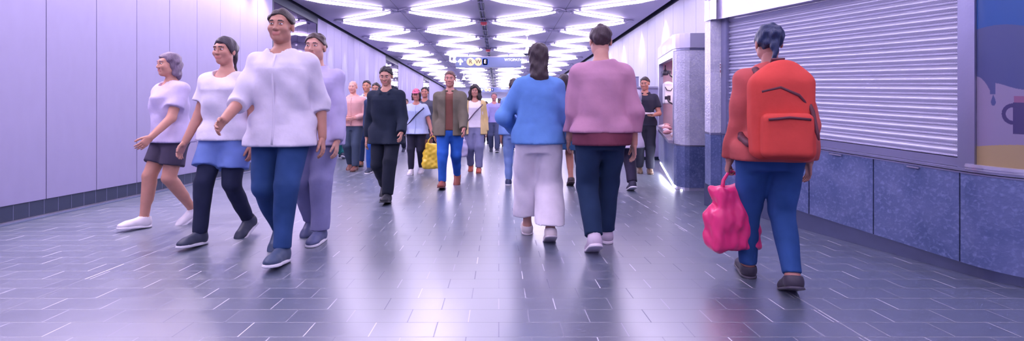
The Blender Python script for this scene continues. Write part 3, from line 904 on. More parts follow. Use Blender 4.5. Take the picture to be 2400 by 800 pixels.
for i in range(9):
    t = .10+.085*i; rad = rr.uniform(.05, .075)
    f = Field((-.12,)*3, (.12,)*3, .01); f.ell((0, 0, 0), (rad, rad*.8, rad*.6)).folds(.006, i, 40); v, qd = f.mesh()
    o = quads_object('wrapped_roll', [(v, qd, 0)], [plain('wrap_%d' % (i % 3), ['e9bdb9', 'e3d3e8', 'c98f96'][i % 3], .3, 0, .5, 25, .3)])
    o.location = on(t, rr.uniform(-.03, .12), .70+rad*.68); tag(o, 'wrapped food roll on the kiosk counter', 'food', 'wrapped rolls on the kiosk counter')
# low grey partition and box beyond the worker
o = empty('service_cabinet', (3.42, 11.4, 0)); tag(o, 'grey service cabinet with steel top edge against the pale right wall', 'cabinet')
MB().box(-.46, .58, -.35, .35, .08, 1.74, 0, .01).build('body', plain('cabinet_grey', 'a7a3c4', .5), o)
MB().box(-.50, .60, -.38, .38, 1.74, 1.79, 0, .006).build('top_edge', M_steel, o)
MB().box(-.44, .56, -.33, .33, 0, .08).build('plinth', M_dark, o)
MB().box(.04, .05, -.362, -.35, .3, 1.6).build('door_seam', M_gap, o)
o = empty('junction_box', (3.30, 11.4, 1.79)); tag(o, 'grey metal box standing on the service cabinet', 'box')
MB().box(-.17, .17, -.12, .12, 0, .25, 0, .008).build('case', plain('box_grey', '8c89ad', .45), o); MB().box(-.175, .175, -.125, .125, .25, .265, 0, .004).build('lid', M_alu, o)
# ================================================================ people
LOD = {'near': (.013, .010, .0048, .0042), 'mid': (.016, .012, .007, .0065), 'far': (.022, .018, .012, .012)}
MALE = [(.455,.066,.058,.004),(.50,.092,.066,.006),(.54,.093,.066,.004),(.60,.081,.058,0),(.65,.080,.060,0),(.71,.092,.068,0),(.76,.100,.069,0),(.785,.098,.062,.002),(.808,.080,.050,.004),(.830,.056,.042,.006),(.85,.034,.036,.006)]
FEM = [(.455,.068,.060,.004),(.50,.099,.070,.008),(.54,.094,.066,.004),(.60,.072,.052,0),(.65,.072,.054,-.002),(.71,.083,.066,-.006),(.745,.090,.070,-.008),(.78,.087,.057,0),(.806,.070,.046,.004),(.828,.050,.038,.006),(.85,.029,.032,.006)]
def rotm(rx=0, ry=0, rz=0): return np.array(Euler((rx, ry, rz)).to_matrix())
def unit(v): v = np.array(v, float); return v/np.linalg.norm(v)
def ik(a, b, l1, l2, hint):
    a = np.array(a, float); b = np.array(b, float); d = b-a; L = np.linalg.norm(d)
    L2 = min(L, (l1+l2)*.9995); u = d/L
    x = (l1*l1-l2*l2+L2*L2)/(2*L2); h = math.sqrt(max(0, l1*l1-x*x))
    n = np.array(hint, float); n = n-u*(n@u); n /= np.linalg.norm(n)
    return a+u*x+n*h

def head_mesh(H, vox, sk_i=0, eye_i=1, iris_i=2, lip_i=3, brow_i=4, fem=False, wide=1.0):
    f = Field((-.12*wide, -.15, -.16), (.12*wide, .15, .16), vox)
    f.ell((0, .014, .036), (.074*wide, .093, .082), .02)
    f.ell((0, -.026, -.034), (.056*wide, .060, .078), .03)
    f.ell((0, -.064, -.088), (.022*wide, .020, .020), .03)
    for s in (-1, 1):
        f.ell((s*.040*wide, -.012, -.058), (.022, .03, .024), .03)
        f.ell((s*.040*wide, -.062, -.020), (.022, .022, .022), .03)
        f.ell((s*.078*wide, .010, -.002), (.009, .019, .031), .008)
        f.ell((s*.030*wide, -.102, .010), (.019, .018, .013), .018, 'sub')
        f.ell((s*.010, -.093, -.030), (.008, .009, .007), .008)
    f.cap((-.034*wide, -.078, .029), (.034*wide, -.078, .029), .012, .012, .02)
    f.cap((0, -.086, .014), (0, -.1015, -.026), .007, .0105, .012)
    f.cap((-.020, -.083, -.052), (.020, -.083, -.052), .0065, .0065, .008)
    f.cap((-.016, -.082, -.062), (.016, -.082, -.062), .0080, .0080, .008)
    f.cap((0, .018, -.06), (0, .030, -.15), .050*wide*(.88 if fem else 1), .052*(.88 if fem else 1), .03)
    v, q = f.mesh()
    c = v[q].mean(1); mi = np.full(len(q), sk_i)
    lip = (np.abs(c[:, 0]) < .023) & (c[:, 1] < -.078) & (c[:, 2] > -.071) & (c[:, 2] < -.046)
    mi[lip] = lip_i
    bx = np.abs(np.abs(c[:, 0])-.030*wide)
    brow = (bx < .018) & (c[:, 1] < -.07) & (np.abs(c[:, 2]-(.030-.12*bx)) < max(.0035, vox*.6))
    mi[brow] = brow_i
    P = [(v, q, mi)]
    for s in (-1, 1):
        g = Field((-.02,)*3, (.02,)*3, max(.003, vox*.6)); g.ell((0, 0, 0), (.0138, .0138, .0138), 0); ev, eq = g.mesh()
        ec = ev[eq].mean(1); em = np.where((np.abs(ec[:, 2]) > .0050-8*ec[:, 0]**2) | (ec[:, 1] > -.004), sk_i, np.where(np.hypot(ec[:, 0], ec[:, 2]) < .0060, iris_i, eye_i))
        P.append((ev+np.array((s*.030*wide, -.0755, .008)), eq, em))
    k = H*.130/.225
    return [(v*k, q, m) for v, q, m in P]
def hair_mesh(H, vox, style, wide=1.0, seed=0):
    lo = (-.17, -.16, -.42 if 'long' in style else -.18); f = Field(lo, (.17, .20, .20), vox)
    t = {'short': .005, 'thin': -.004, 'curly': .018}.get(style, .008)
    f.ell((0, .017, .040), ((.0785+t)*wide, .098+t, .086+t), 0)
    if style == 'thin': f.cut((0, -.35, .9*0+.0), (0, -.2, 0)); f.cut((0, -.8, -.6), (0, .0, .03))
    elif style in ('long', 'longloose', 'tail', 'bun', 'curly', 'bob'): f.cut((0, -.78, -.62), (0, -.052, .040))
    else: f.cut((0, -.66, -.75), (0, -.036, .046))
    if style == 'long': 
        f.cap((0, .060, .03), (0, .085, -.16), .085, .075, .03, squash=((0, 1, 0), .62)); f.cap((0, .085, -.16), (0, .085, -.33), .075, .045, .03, squash=((0, 1, 0), .5))
    if style == 'longloose':
        for s in (-1, 1): f.cap((s*.055, .03, .02), (s*.075, .03, -.22), .045, .035, .03)
        f.cap((0, .070, .0), (0, .085, -.26), .08, .06, .03, squash=((0, 1, 0), .5))
    if style == 'bob':
        for s in (-1, 1): f.cap((s*.062, .03, .02), (s*.068, .025, -.085), .034, .032, .03)
        f.cap((0, .06, .0), (0, .07, -.09), .075, .065, .03, squash=((0, 1, 0), .6))
    if style == 'curly':
        for s in (-1, 1): f.cap((s*.070, .03, .02), (s*.092, .02, -.13), .045, .050, .03)
        f.cap((0, .07, .0), (0, .085, -.12), .09, .09, .03, squash=((0, 1, 0), .7))
    if style == 'tail': f.ell((0, .12, .05), (.03, .03, .03), .015); f.cap((0, .13, .04), (0, .13, -.16), .026, .014, .02)
    if style == 'bun': f.ell((0, .105, .075), (.042, .042, .042), .015)
    f.folds(.0045 if style != 'curly' else .010, seed, 95 if style != 'curly' else 75)
    v, q = f.mesh(); k = H*.130/.225
    return v*k, q
def hand_pieces(W, d, n, s, H, vox, curl, thumbc=.5):
    d = unit(d); n = np.array(n, float); n = unit(n-d*(n@d)); w = -s*np.cross(d, n)
    k = H/1.75; f = Field(W-.17, W+.17, vox)
    P = lambda a, b, c: W+d*a*k+w*b*k+n*c*k
    f.cap(P(-.05, 0, 0), P(.005, 0, 0), .0265*k, .0245*k, .02)
    f.cap(P(.02, .012, 0), P(.078, .020, 0), .021*k, .018*k, .015, squash=(n, .62))
    f.cap(P(.02, -.010, 0), P(.074, -.020, 0), .021*k, .017*k, .015, squash=(n, .62))
    f.cap(P(.02, 0, 0), P(.080, 0, 0), .022*k, .018*k, .015, squash=(n, .62))
    f.ell(P(.030, .022, .010), (.017*k,)*3, .015)
    mr = vox*1.05 if vox > .0055 else 0
    for b, L, r in ((.027, .072, .0088), (.0095, .080, .0090), (-.0085, .074, .0086), (-.0255, .058, .0076)):
        r = max(r*k, mr); p = P(.076, b, 0); a = curl*.45
        for j, fr in enumerate((.45, .31, .24)):
            dd = d*math.cos(a)+n*math.sin(a)+w*(.05*b/.027)
            p2 = p+dd*L*fr*k; f.cap(p, p2, r*(1-.08*j), r*(.93-.08*j), .004); p = p2; a += curl
    a = thumbc; p = P(.018, .024, .004)
    for L, r, aa, bb in ((.040, .0125, .62, .35), (.030, .0105, .35, .55), (.024, .0095, .15, .75)):
        dd = unit(d*(1-.15*a)+w*aa*(1.2-a*.6)+n*bb*a)
        p2 = p+dd*L*k; f.cap(p, p2, max(r*k, mr), max(r*.9*k, mr), .006); p = p2
    v, q = f.mesh(); return v, q, P(.085, 0, .022)

PEOPLE = {}
def person(key, label, px, py, H=1.72, rz=0, stride=.5, lead=1, lod='mid', fem=False, skinc='c99780', hair='short', hairc='241a18',
           tops=(), bottoms=(), shoe='444a5a', sole='e6e4ec', shoe_kind='sneaker', arms=None, yaw=0, pitch=0, lean=.02, bulk=1.0, cap=None, seed=0, width=1.0, barefoot=False, group=None, hood=None, strap=None):
    vb, vc, vh, vf = LOD[lod]
    X, Y = floor_at(px, py); rz = math.radians(rz)
    PR = [(z, w*bulk, d*(bulk*1.3-.3 if bulk > 1 else bulk), yo) for z, w, d, yo in (FEM if fem else MALE)]
    sk = skin(skinc)
    bare = 1 if any(b_.get('kind') in ('shorts', 'skirt') for b_ in bottoms) and len(bottoms) == 1 else .84
    # ---- legs
    feet = {}
    fb = .070*H; fh = .10*H
    for s in (-1, 1):
        front = (s == lead)
        xx = s*.050*H*width
        if front: y = -stride*.5; ph = -math.radians(min(14, stride*16)) if stride > .3 else 0
        else: y = stride*.5; ph = math.radians(min(48, stride*66))
        az = .045*H
        # rotate the ankle about the ball (rear foot) or about the heel (front foot)
        if ph >= 0: pv = np.array((xx, y-fb*.0-.075*H, 0.0))
        else: pv = np.array((xx, y+.030*H, 0.0))
        R_ = rotm(ph, 0, 0); ank = pv+R_@(np.array((xx, y, az))-pv)
        feet[s] = (ank, R_, pv, np.array((xx, y, 0.0)))
    l1 = l2 = .2425*H
    hz = .528*H
    for s in (-1, 1):
        a = feet[s][0]; dy = a[1]; L = (l1+l2)*.992
        hz = min(hz, a[2]+math.sqrt(max(.01, L*L-dy*dy)))
    dz = hz-.528*H
    hips = {s: np.array((s*.050*H, 0, hz)) for s in (-1, 1)}
    knee = {s: ik(hips[s], feet[s][0], l1, l2, (s*.05, -1, 0)) for s in (-1, 1)}
    Z = lambda f_: f_*H+dz
    ly = lambda z: -lean*(z-hz)         # forward lean shifts points to -y
    shs = {s: np.array((s*(.098 if not fem else .087)*H*(1+(bulk-1)*.6), ly(Z(.788))+.004*H, Z(.788))) for s in (-1, 1)}
    arms = arms or {-1: (18 if lead == 1 else -14, 7, 22, 0), 1: (18 if lead == -1 else -14, 7, 22, 0)}
    elb, wri, fd = {}, {}, {}
    for s in (-1, 1):
        sw, ab, be, inw = arms[s][:4]; sw, ab, be, inw = map(math.radians, (sw, ab, be, inw))
        u = unit((s*math.sin(ab), -math.sin(sw)*math.cos(ab), -math.cos(sw)*math.cos(ab)))
        t = sw+be
        v = unit((s*(math.sin(ab)*.6*math.cos(be)-math.sin(inw)), -math.sin(t)*math.cos(inw), -math.cos(t)*math.cos(inw)))
        elb[s] = shs[s]+u*.172*H; wri[s] = elb[s]+v*.148*H; fd[s] = v
    # ---- body
    lo = np.min([wri[-1], wri[1], feet[1][0], feet[-1][0]], 0)-.16; hi = np.max([wri[-1], wri[1], feet[1][0], feet[-1][0]], 0)+.16
    lo = np.minimum(lo, (-.32, -.32, 0)); hi = np.maximum(hi, (.32, .32, Z(.93))); hi[2] = Z(.93); lo[2] = -.03
    def F_(vox, l=None, h=None): return Field(lo if l is None else l, hi if h is None else h, vox)
    f = F_(vb)
    prof = [(Z(z), w*H, d*H, yo*H) for z, w, d, yo in PR]
    f.torso(prof, lean, hz, 0, .03)
    hc = np.array((0, ly(Z(.93))-.006*H, Z(.934)))
    f.cap((0, ly(Z(.82))+.010*H, Z(.81)), hc+np.array((0, .012*H, -.045*H)), .036*H*(.88 if fem else 1), .031*H*(.88 if fem else 1), .02)
    for s in (-1, 1):
        cv_ = bare; f.cap(hips[s]+np.array((s*.004*H, .008*H, 0)), knee[s], .054*H*cv_, .0345*H*cv_, .03*(cv_ == 1)+.01); f.cap(knee[s], feet[s][0], .033*H*cv_, .0215*H, .02*(cv_ == 1)+.004)
        off_ = np.array((0, .007*H, 0)); f.cap(knee[s]*.84+feet[s][0]*.16+off_, knee[s]*.46+feet[s][0]*.54+off_, .0325*H*cv_, .026*H*cv_, .02*(cv_ == 1)+.005)
        f.cap(shs[s], elb[s], .030*H, .0235*H, .03); f.cap(elb[s], wri[s], .0245*H, .0165*H, .015)
        toe = feet[s][2]+feet[s][1]@(feet[s][3]+np.array((0, -.09*H, .016*H))-feet[s][2])
        hl = feet[s][2]+feet[s][1]@(feet[s][3]+np.array((0, .014*H, .022*H))-feet[s][2])
        f.cap(feet[s][0], toe, .022*H, .013*H, .02); f.cap(feet[s][0], hl, .021*H, .018*H, .02)
    v, q = f.mesh(); pieces = [(v, q, 0)]
    hw = .94 if fem else 1.0
    HR = rotm(math.radians(-pitch)*-1, 0, 0); HR = rotm(0, 0, math.radians(yaw))@rotm(math.radians(pitch), 0, 0)
    hk = 1.0
    for v, q, m in head_mesh(H*hk, vh, fem=fem, wide=hw): pieces.append((v@HR.T+hc, q, m))
    grip = {}
    for s in (-1, 1):
        a = arms[s]; nrm_ = a[4] if len(a) > 4 and a[4] is not None else (-s, 0, 0); cu = a[5] if len(a) > 5 else .38
        hv, hq, gp = hand_pieces(wri[s], fd[s], nrm_, s, H, vf, cu, .5 if cu < .8 else .9)
        pieces.append((hv, hq, 0)); grip[s] = gp
    body = quads_object('person', pieces, [sk, plain('eye_white', 'dcd8de', .2), plain('iris', '2b1d18', .2), plain('lip_'+skinc, 'c07a70', .4), hairmat(hairc)])
    tag(body, label, 'person', group)
    # ---- hair and headgear
    def child(nm, v, q, mat, par=body):
        o = quads_object(nm, [(v, q, 0)], [mat], par); return o
    if hair:
        v, q = hair_mesh(H*hk, vh*1.1, hair, hw, seed); child('hair', v@HR.T+hc, q, hairmat(hairc))
    if cap:
        g = Field((-.13, -.22, -.05), (.13, .16, .19), vh); g.ell((0, .014, .052), (.086*hw, .106, .086), 0); g.cut((0, .12, -1), (0, 0, .040))
        g.ell((0, -.105, .052), (.062, .070, .012), .01); v, q = g.mesh(); v = v*(H*.130/.225); child('cap', v@HR.T+hc, q, cloth(cap))
    # ---- tops
    cloth_out = []
    for i, tp in enumerate(tops):
        zb = Z(tp.get('len', .49)); zt = Z(tp.get('top', .842)); ease = tp.get('ease', .014)+.004*i; nm = tp.get('name', 'shirt')
        g = Field((lo[0]-.05, lo[1]-.05, zb-.05 if 'skirt' not in tp else zb-.05), (hi[0]+.05, hi[1]+.05, Z(.90)), vc)
        fl = tp.get('flare', .02)
        pr = []
        wmax = max(w for z, w, d, yo in prof if Z(.49) <= z <= Z(.56)); dmax = max(d for z, w, d, yo in prof if Z(.49) <= z <= Z(.56))
        bz = Z(.60)
        for z, w_, d_, yo in prof:
            if z < Z(.56): continue
            lo_ = tp.get('boxy', .45)
            ww = max(w_, w_+(wmax-w_)*lo_ if z < Z(.72) else w_); dd = max(d_, d_+(dmax-d_)*lo_ if z < Z(.72) else d_)
            pr.append((z, ww, dd, yo))
        pr.append((Z(.54), wmax+.003, dmax+.003, .004*H)); pr.append((zb, wmax+.004+fl*(Z(.54)-zb)/.2 if zb < Z(.54) else wmax, dmax+.004+fl*(Z(.54)-zb)/.2, .004*H))
        pr = sorted(pr); 
        g.torso(pr, lean, hz, ease, .03, 2.4, zlo=zb-.03, zhi=Z(.846))
        for s in (-1, 1):
            sl = tp.get('sleeve', 'long'); lo2 = tp.get('arm', .010)+.004*i
            g.ell(shs[s]+np.array((-s*.012*H, 0, .001*H)), ((.031*H+ease*.4),)*3, .04)
            if tp.get('len', .49) < .56: g.cap(hips[s]+np.array((s*.004*H, .008*H, 0)), knee[s], .060*H+ease+.010, .05*H+ease+.01, .03)
            if sl == 'long':
                g.cap(shs[s], elb[s], .032*H+lo2, .0275*H+lo2, .035); g.cap(elb[s], wri[s]*.97+elb[s]*.03, .0285*H+lo2, .0205*H+lo2*.8, .02, flat=True)
            elif sl == 'short':
                m = shs[s]*.36+elb[s]*.64; g.cap(shs[s], m, .033*H+lo2, .032*H+lo2*1.4, .035, flat=True)
            elif sl == 'roll':
                g.cap(shs[s], elb[s], .032*H+lo2, .0275*H+lo2, .035); g.cap(elb[s], elb[s]*.75+wri[s]*.25, .0285*H+lo2, .027*H+lo2, .02, flat=True)
        g.folds(tp.get('fold', .0045)*(1 if lod != 'far' else .6), seed+i*7+3, tp.get('ff', 22))
        # neck opening
        nk = tp.get('neck', .043)
        g.cap((0, ly(Z(.84))-.012*H, Z(.835)), (0, ly(Z(.9))-.012*H, Z(.92)), nk*H, nk*H+.01, .01, 'sub')
        if tp.get('v'):
            g.cap((0, -.075*H, Z(.84)), (0, -.10*H, Z(.79)), .035*H, .005*H, .01, 'sub')
        if tp.get('open'):
            ow = tp['open']; g.rbox((0, -.20-.0, Z(.66)), (ow, .20+.0, .40), .01, .012, 'sub')
        if tp.get('collar'):
            pts = []
            for j in range(13):
                a = -PI*.86/1+2*PI*.86*j/12; pts.append(np.array((math.sin(a)*.049*H, ly(Z(.84))+.004*H+math.cos(a)*.045*H, Z(.843)+.010*H*math.cos(a))))
            for a_, b_ in zip(pts[:-1], pts[1:]): g.cap(a_, b_, .014, .014, .006)
        if tp.get('hood'):
            g.ell((0, ly(Z(.85))+.075*H, Z(.835)), (.075*H, .045*H, .045*H), .02)
            for s in (-1, 1): g.cap((s*.055*H, ly(Z(.84))+.03*H, Z(.845)), (s*.030*H, ly(Z(.8))-.060*H, Z(.805)), .016*H, .011*H, .015)
        hem = tp.get('hem', 0)
        g.cut((0, hem, -1), (0, 0, zb))
        v, q = g.mesh(); o = child(nm, v, q, tp['mat']); cloth_out.append(o)
        if tp.get('label'): o['label'] = tp['label']
        if tp.get('placket'):
            mbp = MB(); zz = Z(.80); n_ = 10; col_ = []
            zs_ = np.linspace(zb+.02, Z(.815), n_)
            P_ = np.array(pr)
            for z_ in zs_:
                d_ = np.interp(z_, P_[:, 0], P_[:, 2])+ease+.004; yo_ = np.interp(z_, P_[:, 0], P_[:, 3]); col_.append((0, yo_-lean*(z_-hz)-d_, z_))
            mbp.tube(col_, .008, 6).build('placket', tp['mat'], o)
    # ---- bottoms
    for i, bt in enumerate(bottoms):
        kind = bt.get('kind', 'trousers'); e = bt.get('ease', .010)+(.006 if len(bottoms) > 1 and i == 1 else 0)
        g = Field((lo[0]-.06, lo[1]-.06, -.02), (hi[0]+.06, hi[1]+.06, Z(.62)), vc)
        prb = [(z, w_, d_, yo) for z, w_, d_, yo in prof if z < Z(.64)]
        g.torso(prb, lean, hz, e, .04, 2.3, zlo=Z(.455), zhi=Z(bt.get('waist', .595)))
        if kind in ('trousers', 'wide', 'slim', 'shorts'):
            kr, hr = {'trousers': (.043, .036), 'slim': (.038, .0275), 'wide': (.064, .070), 'shorts': (.050, .05)}[kind]
            for s in (-1, 1):
                hp = hips[s]+np.array((s*.004*H, .008*H, 0)); kn = knee[s]; an = feet[s][0]
                if kind == 'shorts':
                    m = hp*.30+kn*.70; g.cap(hp, m, .057*H+e, .052*H+e, .03, flat=True); continue
                g.cap(hp, kn, .058*H*bulk**.4+e, kr*H+e, .03)
                hem_t = bt.get('hem', .96); en = kn+(an-kn)*hem_t
                g.cap(kn, en if kind != 'wide' else kn+(an-kn)*1.05, kr*H+e, hr*H+e*.6, .02, flat=kind != 'wide')
        else:   # skirt
            zb = Z(bt.get('len', .34)); n_ = 6
            rows = [(Z(.56), .090*H, .064*H, 0.0), (Z(.50), .100*H, .074*H, 0.0), (zb-.03, .100*H+bt.get('flare', .04), .078*H+bt.get('flare', .04), 0.0)]
            g.torso(sorted(rows), lean*.3, hz, e, .03, 2.2)
            g.cut((0, 0, -1), (0, 0, zb))
        if kind == 'wide': g.cut((0, 0, -1), (0, 0, bt.get('zhem', .17)))
        g.folds(.0035, seed+i*5+11, 26)
        v, q = g.mesh(); o = child(bt.get('name', {'shorts': 'shorts', 'skirt': 'skirt'}.get(kind, 'trousers')), v, q, bt['mat'])
    # ---- shoes
    for s in (-1, 1):
        vS = max(.006, vc*.62) if lod != 'far' else .011
        k = H; g = Field((-.09, -.30, -.02), (.09, .13, .16), vS)
        top_ = .056 if shoe_kind != 'flat' else .040
        g.cap((0, .010*k, .030*k), (0, -.075*k, .020*k), .029*k, .026*k, .02); g.ell((0, -.088*k, .016*k), (.028*k, .034*k, .020*k), .02)
        g.cap((0, .004*k, .02*k), (0, .006*k, top_*k), .0285*k, .027*k, .02)
        g.cap((0, -.045*k, .030*k), (0, -.01*k, .048*k), .018*k, .020*k, .02)
        g.cut((0, 0, -1), (0, 0, .012)); g.cut((0, 0, 1), (0, 0, top_*k+.012)); g.cap((0, .006*k, top_*k), (0, .006*k, .12*k), .0235*k, .03*k, .005, 'sub')
        v, q = g.mesh()
        g2 = Field((-.09, -.30, -.02), (.09, .13, .06), vS)
        g2.cap((0, .012*k, 0), (0, -.088*k, 0), .0305*k, .0315*k, .0); g2.cap((0, -.08*k, 0), (0, -.098*k, 0), .031*k, .026*k, .01)
        g2.cut((0, 0, -1), (0, 0, .0)); g2.cut((0, 0, 1), (0, 0, .024 if shoe_kind == 'sneaker' else .016))
        v2, q2 = g2.mesh()
        mx = lambda v_: (feet[s][3]+v_*np.array((1, 1, 1))-feet[s][2])@feet[s][1].T+feet[s][2]
        so = child('sandal' if shoe_kind == 'sandal' else 'shoe', mx(v), q, plain('shoe_'+shoe, shoe, .55)); child('sole', mx(v2), q2, plain('sole_'+sole, sole, .5), so)
        if shoe_kind == 'sneaker' and lod != 'far':
            ml = MB()
            for j in range(5):
                t_ = j/4; y_ = (-.030-.038*t_)*k; z_ = (.056-.017*t_)*k
                pts = [mx(np.array(((a_)*k, y_+.004*k*(1 if a_ else 0), z_-.35*abs(a_)*k))) for a_ in (-.017, -.008, 0, .008, .017)]
                ml.tube([tuple(p) for p in pts], .0032, 5)
            ml.build('laces', plain('laces_'+sole, 'e8e4ee' if sole > 'b' else '8a8a9a', .7), so)
    if strap:
        col_, sd_, s0 = strap     # colour, side of shoulder
        P_ = np.array(prof); pts = []
        for j in range(29):
            a = 2*PI*j/28; z_ = Z(.685)+Z(.0)*0+.12*H*math.cos(a)*1.0
            # loop tilted about the y axis: high on side sd_, low on the other
            wI = np.interp(z_, P_[:, 0], P_[:, 1])+.048; dI = np.interp(z_, P_[:, 0], P_[:, 2])+.052
            if z_ > Z(.79): wI = min(wI, .075*H)
            pts.append((sd_*wI*math.cos(a), -dI*math.sin(a)*.98-lean*(z_-hz), z_))
        MB().tube(pts, .011, 6, cap=False).build('bag_strap', cloth(col_), body)
    body.location = (X, Y, 0); body.rotation_euler = (0, 0, rz)
    M = Matrix.Translation((X, Y, 0))@Matrix.Rotation(rz, 4, 'Z')
    PEOPLE[key] = dict(obj=body, M=M, grip={s: M@Vector(grip[s]) for s in grip}, Z=Z, H=H, prof=prof, lean=lean, hz=hz, shs=shs, elb=elb)
    return PEOPLE[key]
T = lambda mat, **k: dict(mat=mat, **k)
WHT = cloth('e4deee'); LAV = cloth('cfc4e6'); WH2 = cloth('d9d6ea')
DEN = lambda c: cloth(c, 'denim')
# --- near left
person('p1', 'tall person in loose white shirt and navy jeans, nearest of the group at left', 662, 594, 1.86, 4, .52, 1, 'near', skinc='b98572', hair='short', hairc='2a1d1c',
       tops=[T(WHT, len=.455, sleeve='roll', ease=.034, arm=.022, fold=.008, flare=.05, placket=True, name='shirt')],
       bottoms=[T(DEN('22406e'), kind='slim', ease=.012)], shoe='3a4a66', arms={-1: (20, 14, 40, 8), 1: (-20, 12, 30, 0)}, seed=1)
person('p2', 'person in white shirt with light blue denim shorts over dark leggings, dark sneakers', 532, 560, 1.72, -6, .42, -1, 'near', True, 'bd8876', 'tail', '2c2430',
       tops=[T(WHT, len=.50, sleeve='short', ease=.032, arm=.024, fold=.008, flare=.06, neck=.05)],
       bottoms=[T(cloth('232a44'), kind='slim', ease=.006), T(DEN('6d86c4'), kind='shorts', ease=.02)], shoe='30384e', arms={-1: (8, 14, 18, 0), 1: (-12, 10, 25, 0)}, seed=2)
person('p3', 'person in lavender top, dark shorts and white sneakers by the left wall', 402, 527, 1.66, -28, .40, -1, 'near', True, 'c58f7c', 'bob', '6a5a70',
       tops=[T(LAV, len=.49, sleeve='short', ease=.030, arm=.02, fold=.007, flare=.05, neck=.048)],
       bottoms=[T(cloth('4b4458'), kind='shorts', ease=.014)], shoe='e9e3ea', sole='efeaf2', arms={-1: (-14, 10, 20, 0), 1: (20, 10, 26, 0)}, seed=3)
person('p4', 'person in long sleeved lavender shirt and pale grey trousers', 742, 554, 1.76, 0, .30, 1, 'near', False, 'cc9a88', 'short', '3a2a2a',
       tops=[T(cloth('c3bbe0'), len=.46, sleeve='long', ease=.030, arm=.018, fold=.007, flare=.05, collar=True)],
       bottoms=[T(cloth('8f8fb8'), kind='trousers', ease=.014)], shoe='525a80', arms={-1: (-10, 8, 15, 0), 1: (6, 6, 14, 0)}, seed=4)
# --- middle left, walking towards the camera
person('m1', 'stout bald person in salmon pink shirt and grey trousers with hands joined at waist', 828, 399, 1.76, 0, .30, 1, 'mid', False, 'dba090', 'thin', 'b79a96', bulk=1.16,
       tops=[T(cloth('d9a7a2'), len=.50, sleeve='long', ease=.018, arm=.012, boxy=.8, collar=True, placket=True)], bottoms=[T(cloth('3d4a5e'), kind='trousers', ease=.012)],
       shoe='6b4038', sole='3a2a2c', shoe_kind='leather', arms={-1: (8, 18, 62, 48), 1: (8, 18, 62, 48)}, seed=5)
person('m2', 'dark haired man in pale blue shirt and navy trousers with tan shoes', 860, 388, 1.84, 3, .34, -1, 'mid', False, 'bd8468', 'short', '1c1517',
       tops=[T(cloth('c9d3ee'), len=.50, sleeve='long', ease=.014, collar=True, placket=True)], bottoms=[T(cloth('22375c'), kind='trousers')], shoe='8a5a44', sole='3a2a2c', shoe_kind='leather', seed=6)
person('m3', 'person in long black hooded coat and black trousers stepping forward', 906, 466, 1.72, 0, .66, 1, 'near', False, 'bb8a76', 'short', '17141c',
       tops=[T(cloth('172234'), len=.44, sleeve='long', ease=.026, arm=.020, fold=.006, flare=.05, hood=True, name='coat')], bottoms=[T(cloth('151c2b'), kind='trousers', ease=.008)],
       shoe='141824', sole='101420', shoe_kind='leather', arms={-1: (-14, 12, 20, 0), 1: (16, 10, 30, 0)}, seed=7, pitch=14)
person('m3b', 'person in blue jeans mostly hidden behind the black hooded coat', 882, 403, 1.70, 0, .30, -1, 'mid', False, 'b07c66', 'short', '201818',
       tops=[T(cloth('2c3a58'), len=.50, sleeve='long')], bottoms=[T(DEN('1f4a94'), kind='slim')], shoe='2a3248', seed=8)
m4 = person('m4', 'short woman in pink cap, pale blue blouse and black trousers carrying bags', 976, 407, 1.56, 0, .22, -1, 'mid', True, 'b77a6c', 'bob', '231a20', cap='d56f8e',
       tops=[T(cloth('b3c0e2'), len=.475, sleeve='short', ease=.020, arm=.018, flare=.09, boxy=.7, placket=True, neck=.044)], bottoms=[T(cloth('232335'), kind='slim')],
       shoe='e6e0ea', sole='efeaf2', arms={-1: (6, 14, 40, 10), 1: (4, 20, 22, -6, None, 1.1)}, seed=9, bulk=1.08, pitch=8, strap=('2a2a40', 1, 0))
person('m5', 'dark haired person in grey green jacket behind the woman in the pink cap', 996, 388, 1.70, 0, .25, 1, 'mid', False, 'b87d6c', 'short', '1b1416',
       tops=[T(cloth('4d4f5e'), len=.47, sleeve='long', ease=.02)], bottoms=[T(cloth('2b2f44'), kind='trousers')], shoe='d5cfe0', seed=10)
person('m6', 'person in open olive jacket over rust shirt, bright blue jeans and brown boots', 1055, 436, 1.76, 0, .56, -1, 'near', False, 'c58a7c', 'short', '5c4038',
       tops=[T(cloth('7a4f45'), len=.50, sleeve='none', ease=.012), T(cloth('6d6759'), len=.455, sleeve='long', ease=.030, arm=.022, fold=.007, flare=.06, open=.055, name='jacket', collar=True)],
       bottoms=[T(DEN('2358ae'), kind='slim', ease=.012)], shoe='8a4436', sole='5a3030', shoe_kind='leather', seed=11)
m7 = person('m7', 'woman in white top and grey trousers with orange sandals and dark curly hair', 1113, 402, 1.66, 0, .30, 1, 'mid', True, 'b98272', 'curly', '20181c',
       tops=[T(cloth('ece4f0'), len=.515, sleeve='none', ease=.014), T(cloth('d8bf86'), len=.44, sleeve='long', ease=.022, arm=.012, open=.115, name='cardigan', flare=.05)],
       bottoms=[T(cloth('7f82a4'), kind='trousers', ease=.014)], shoe='b45a48', sole='9a4a40', shoe_kind='flat', arms={-1: (8, 12, 20, 0, None, 1.1), 1: (-10, 10, 25, 0)}, seed=12, strap=('6a5a70', 1, 0))
person('m8', 'man in lavender shirt and grey trousers in the middle distance under the second sign', 1158, 356, 1.80, 0, .35, 1, 'mid', False, 'd08c86', 'short', '6d5a62',
       tops=[T(cloth('a9a3dc'), len=.50, sleeve='long', ease=.016)], bottoms=[T(cloth('4f5878'), kind='trousers')], shoe='30344c', seed=13)
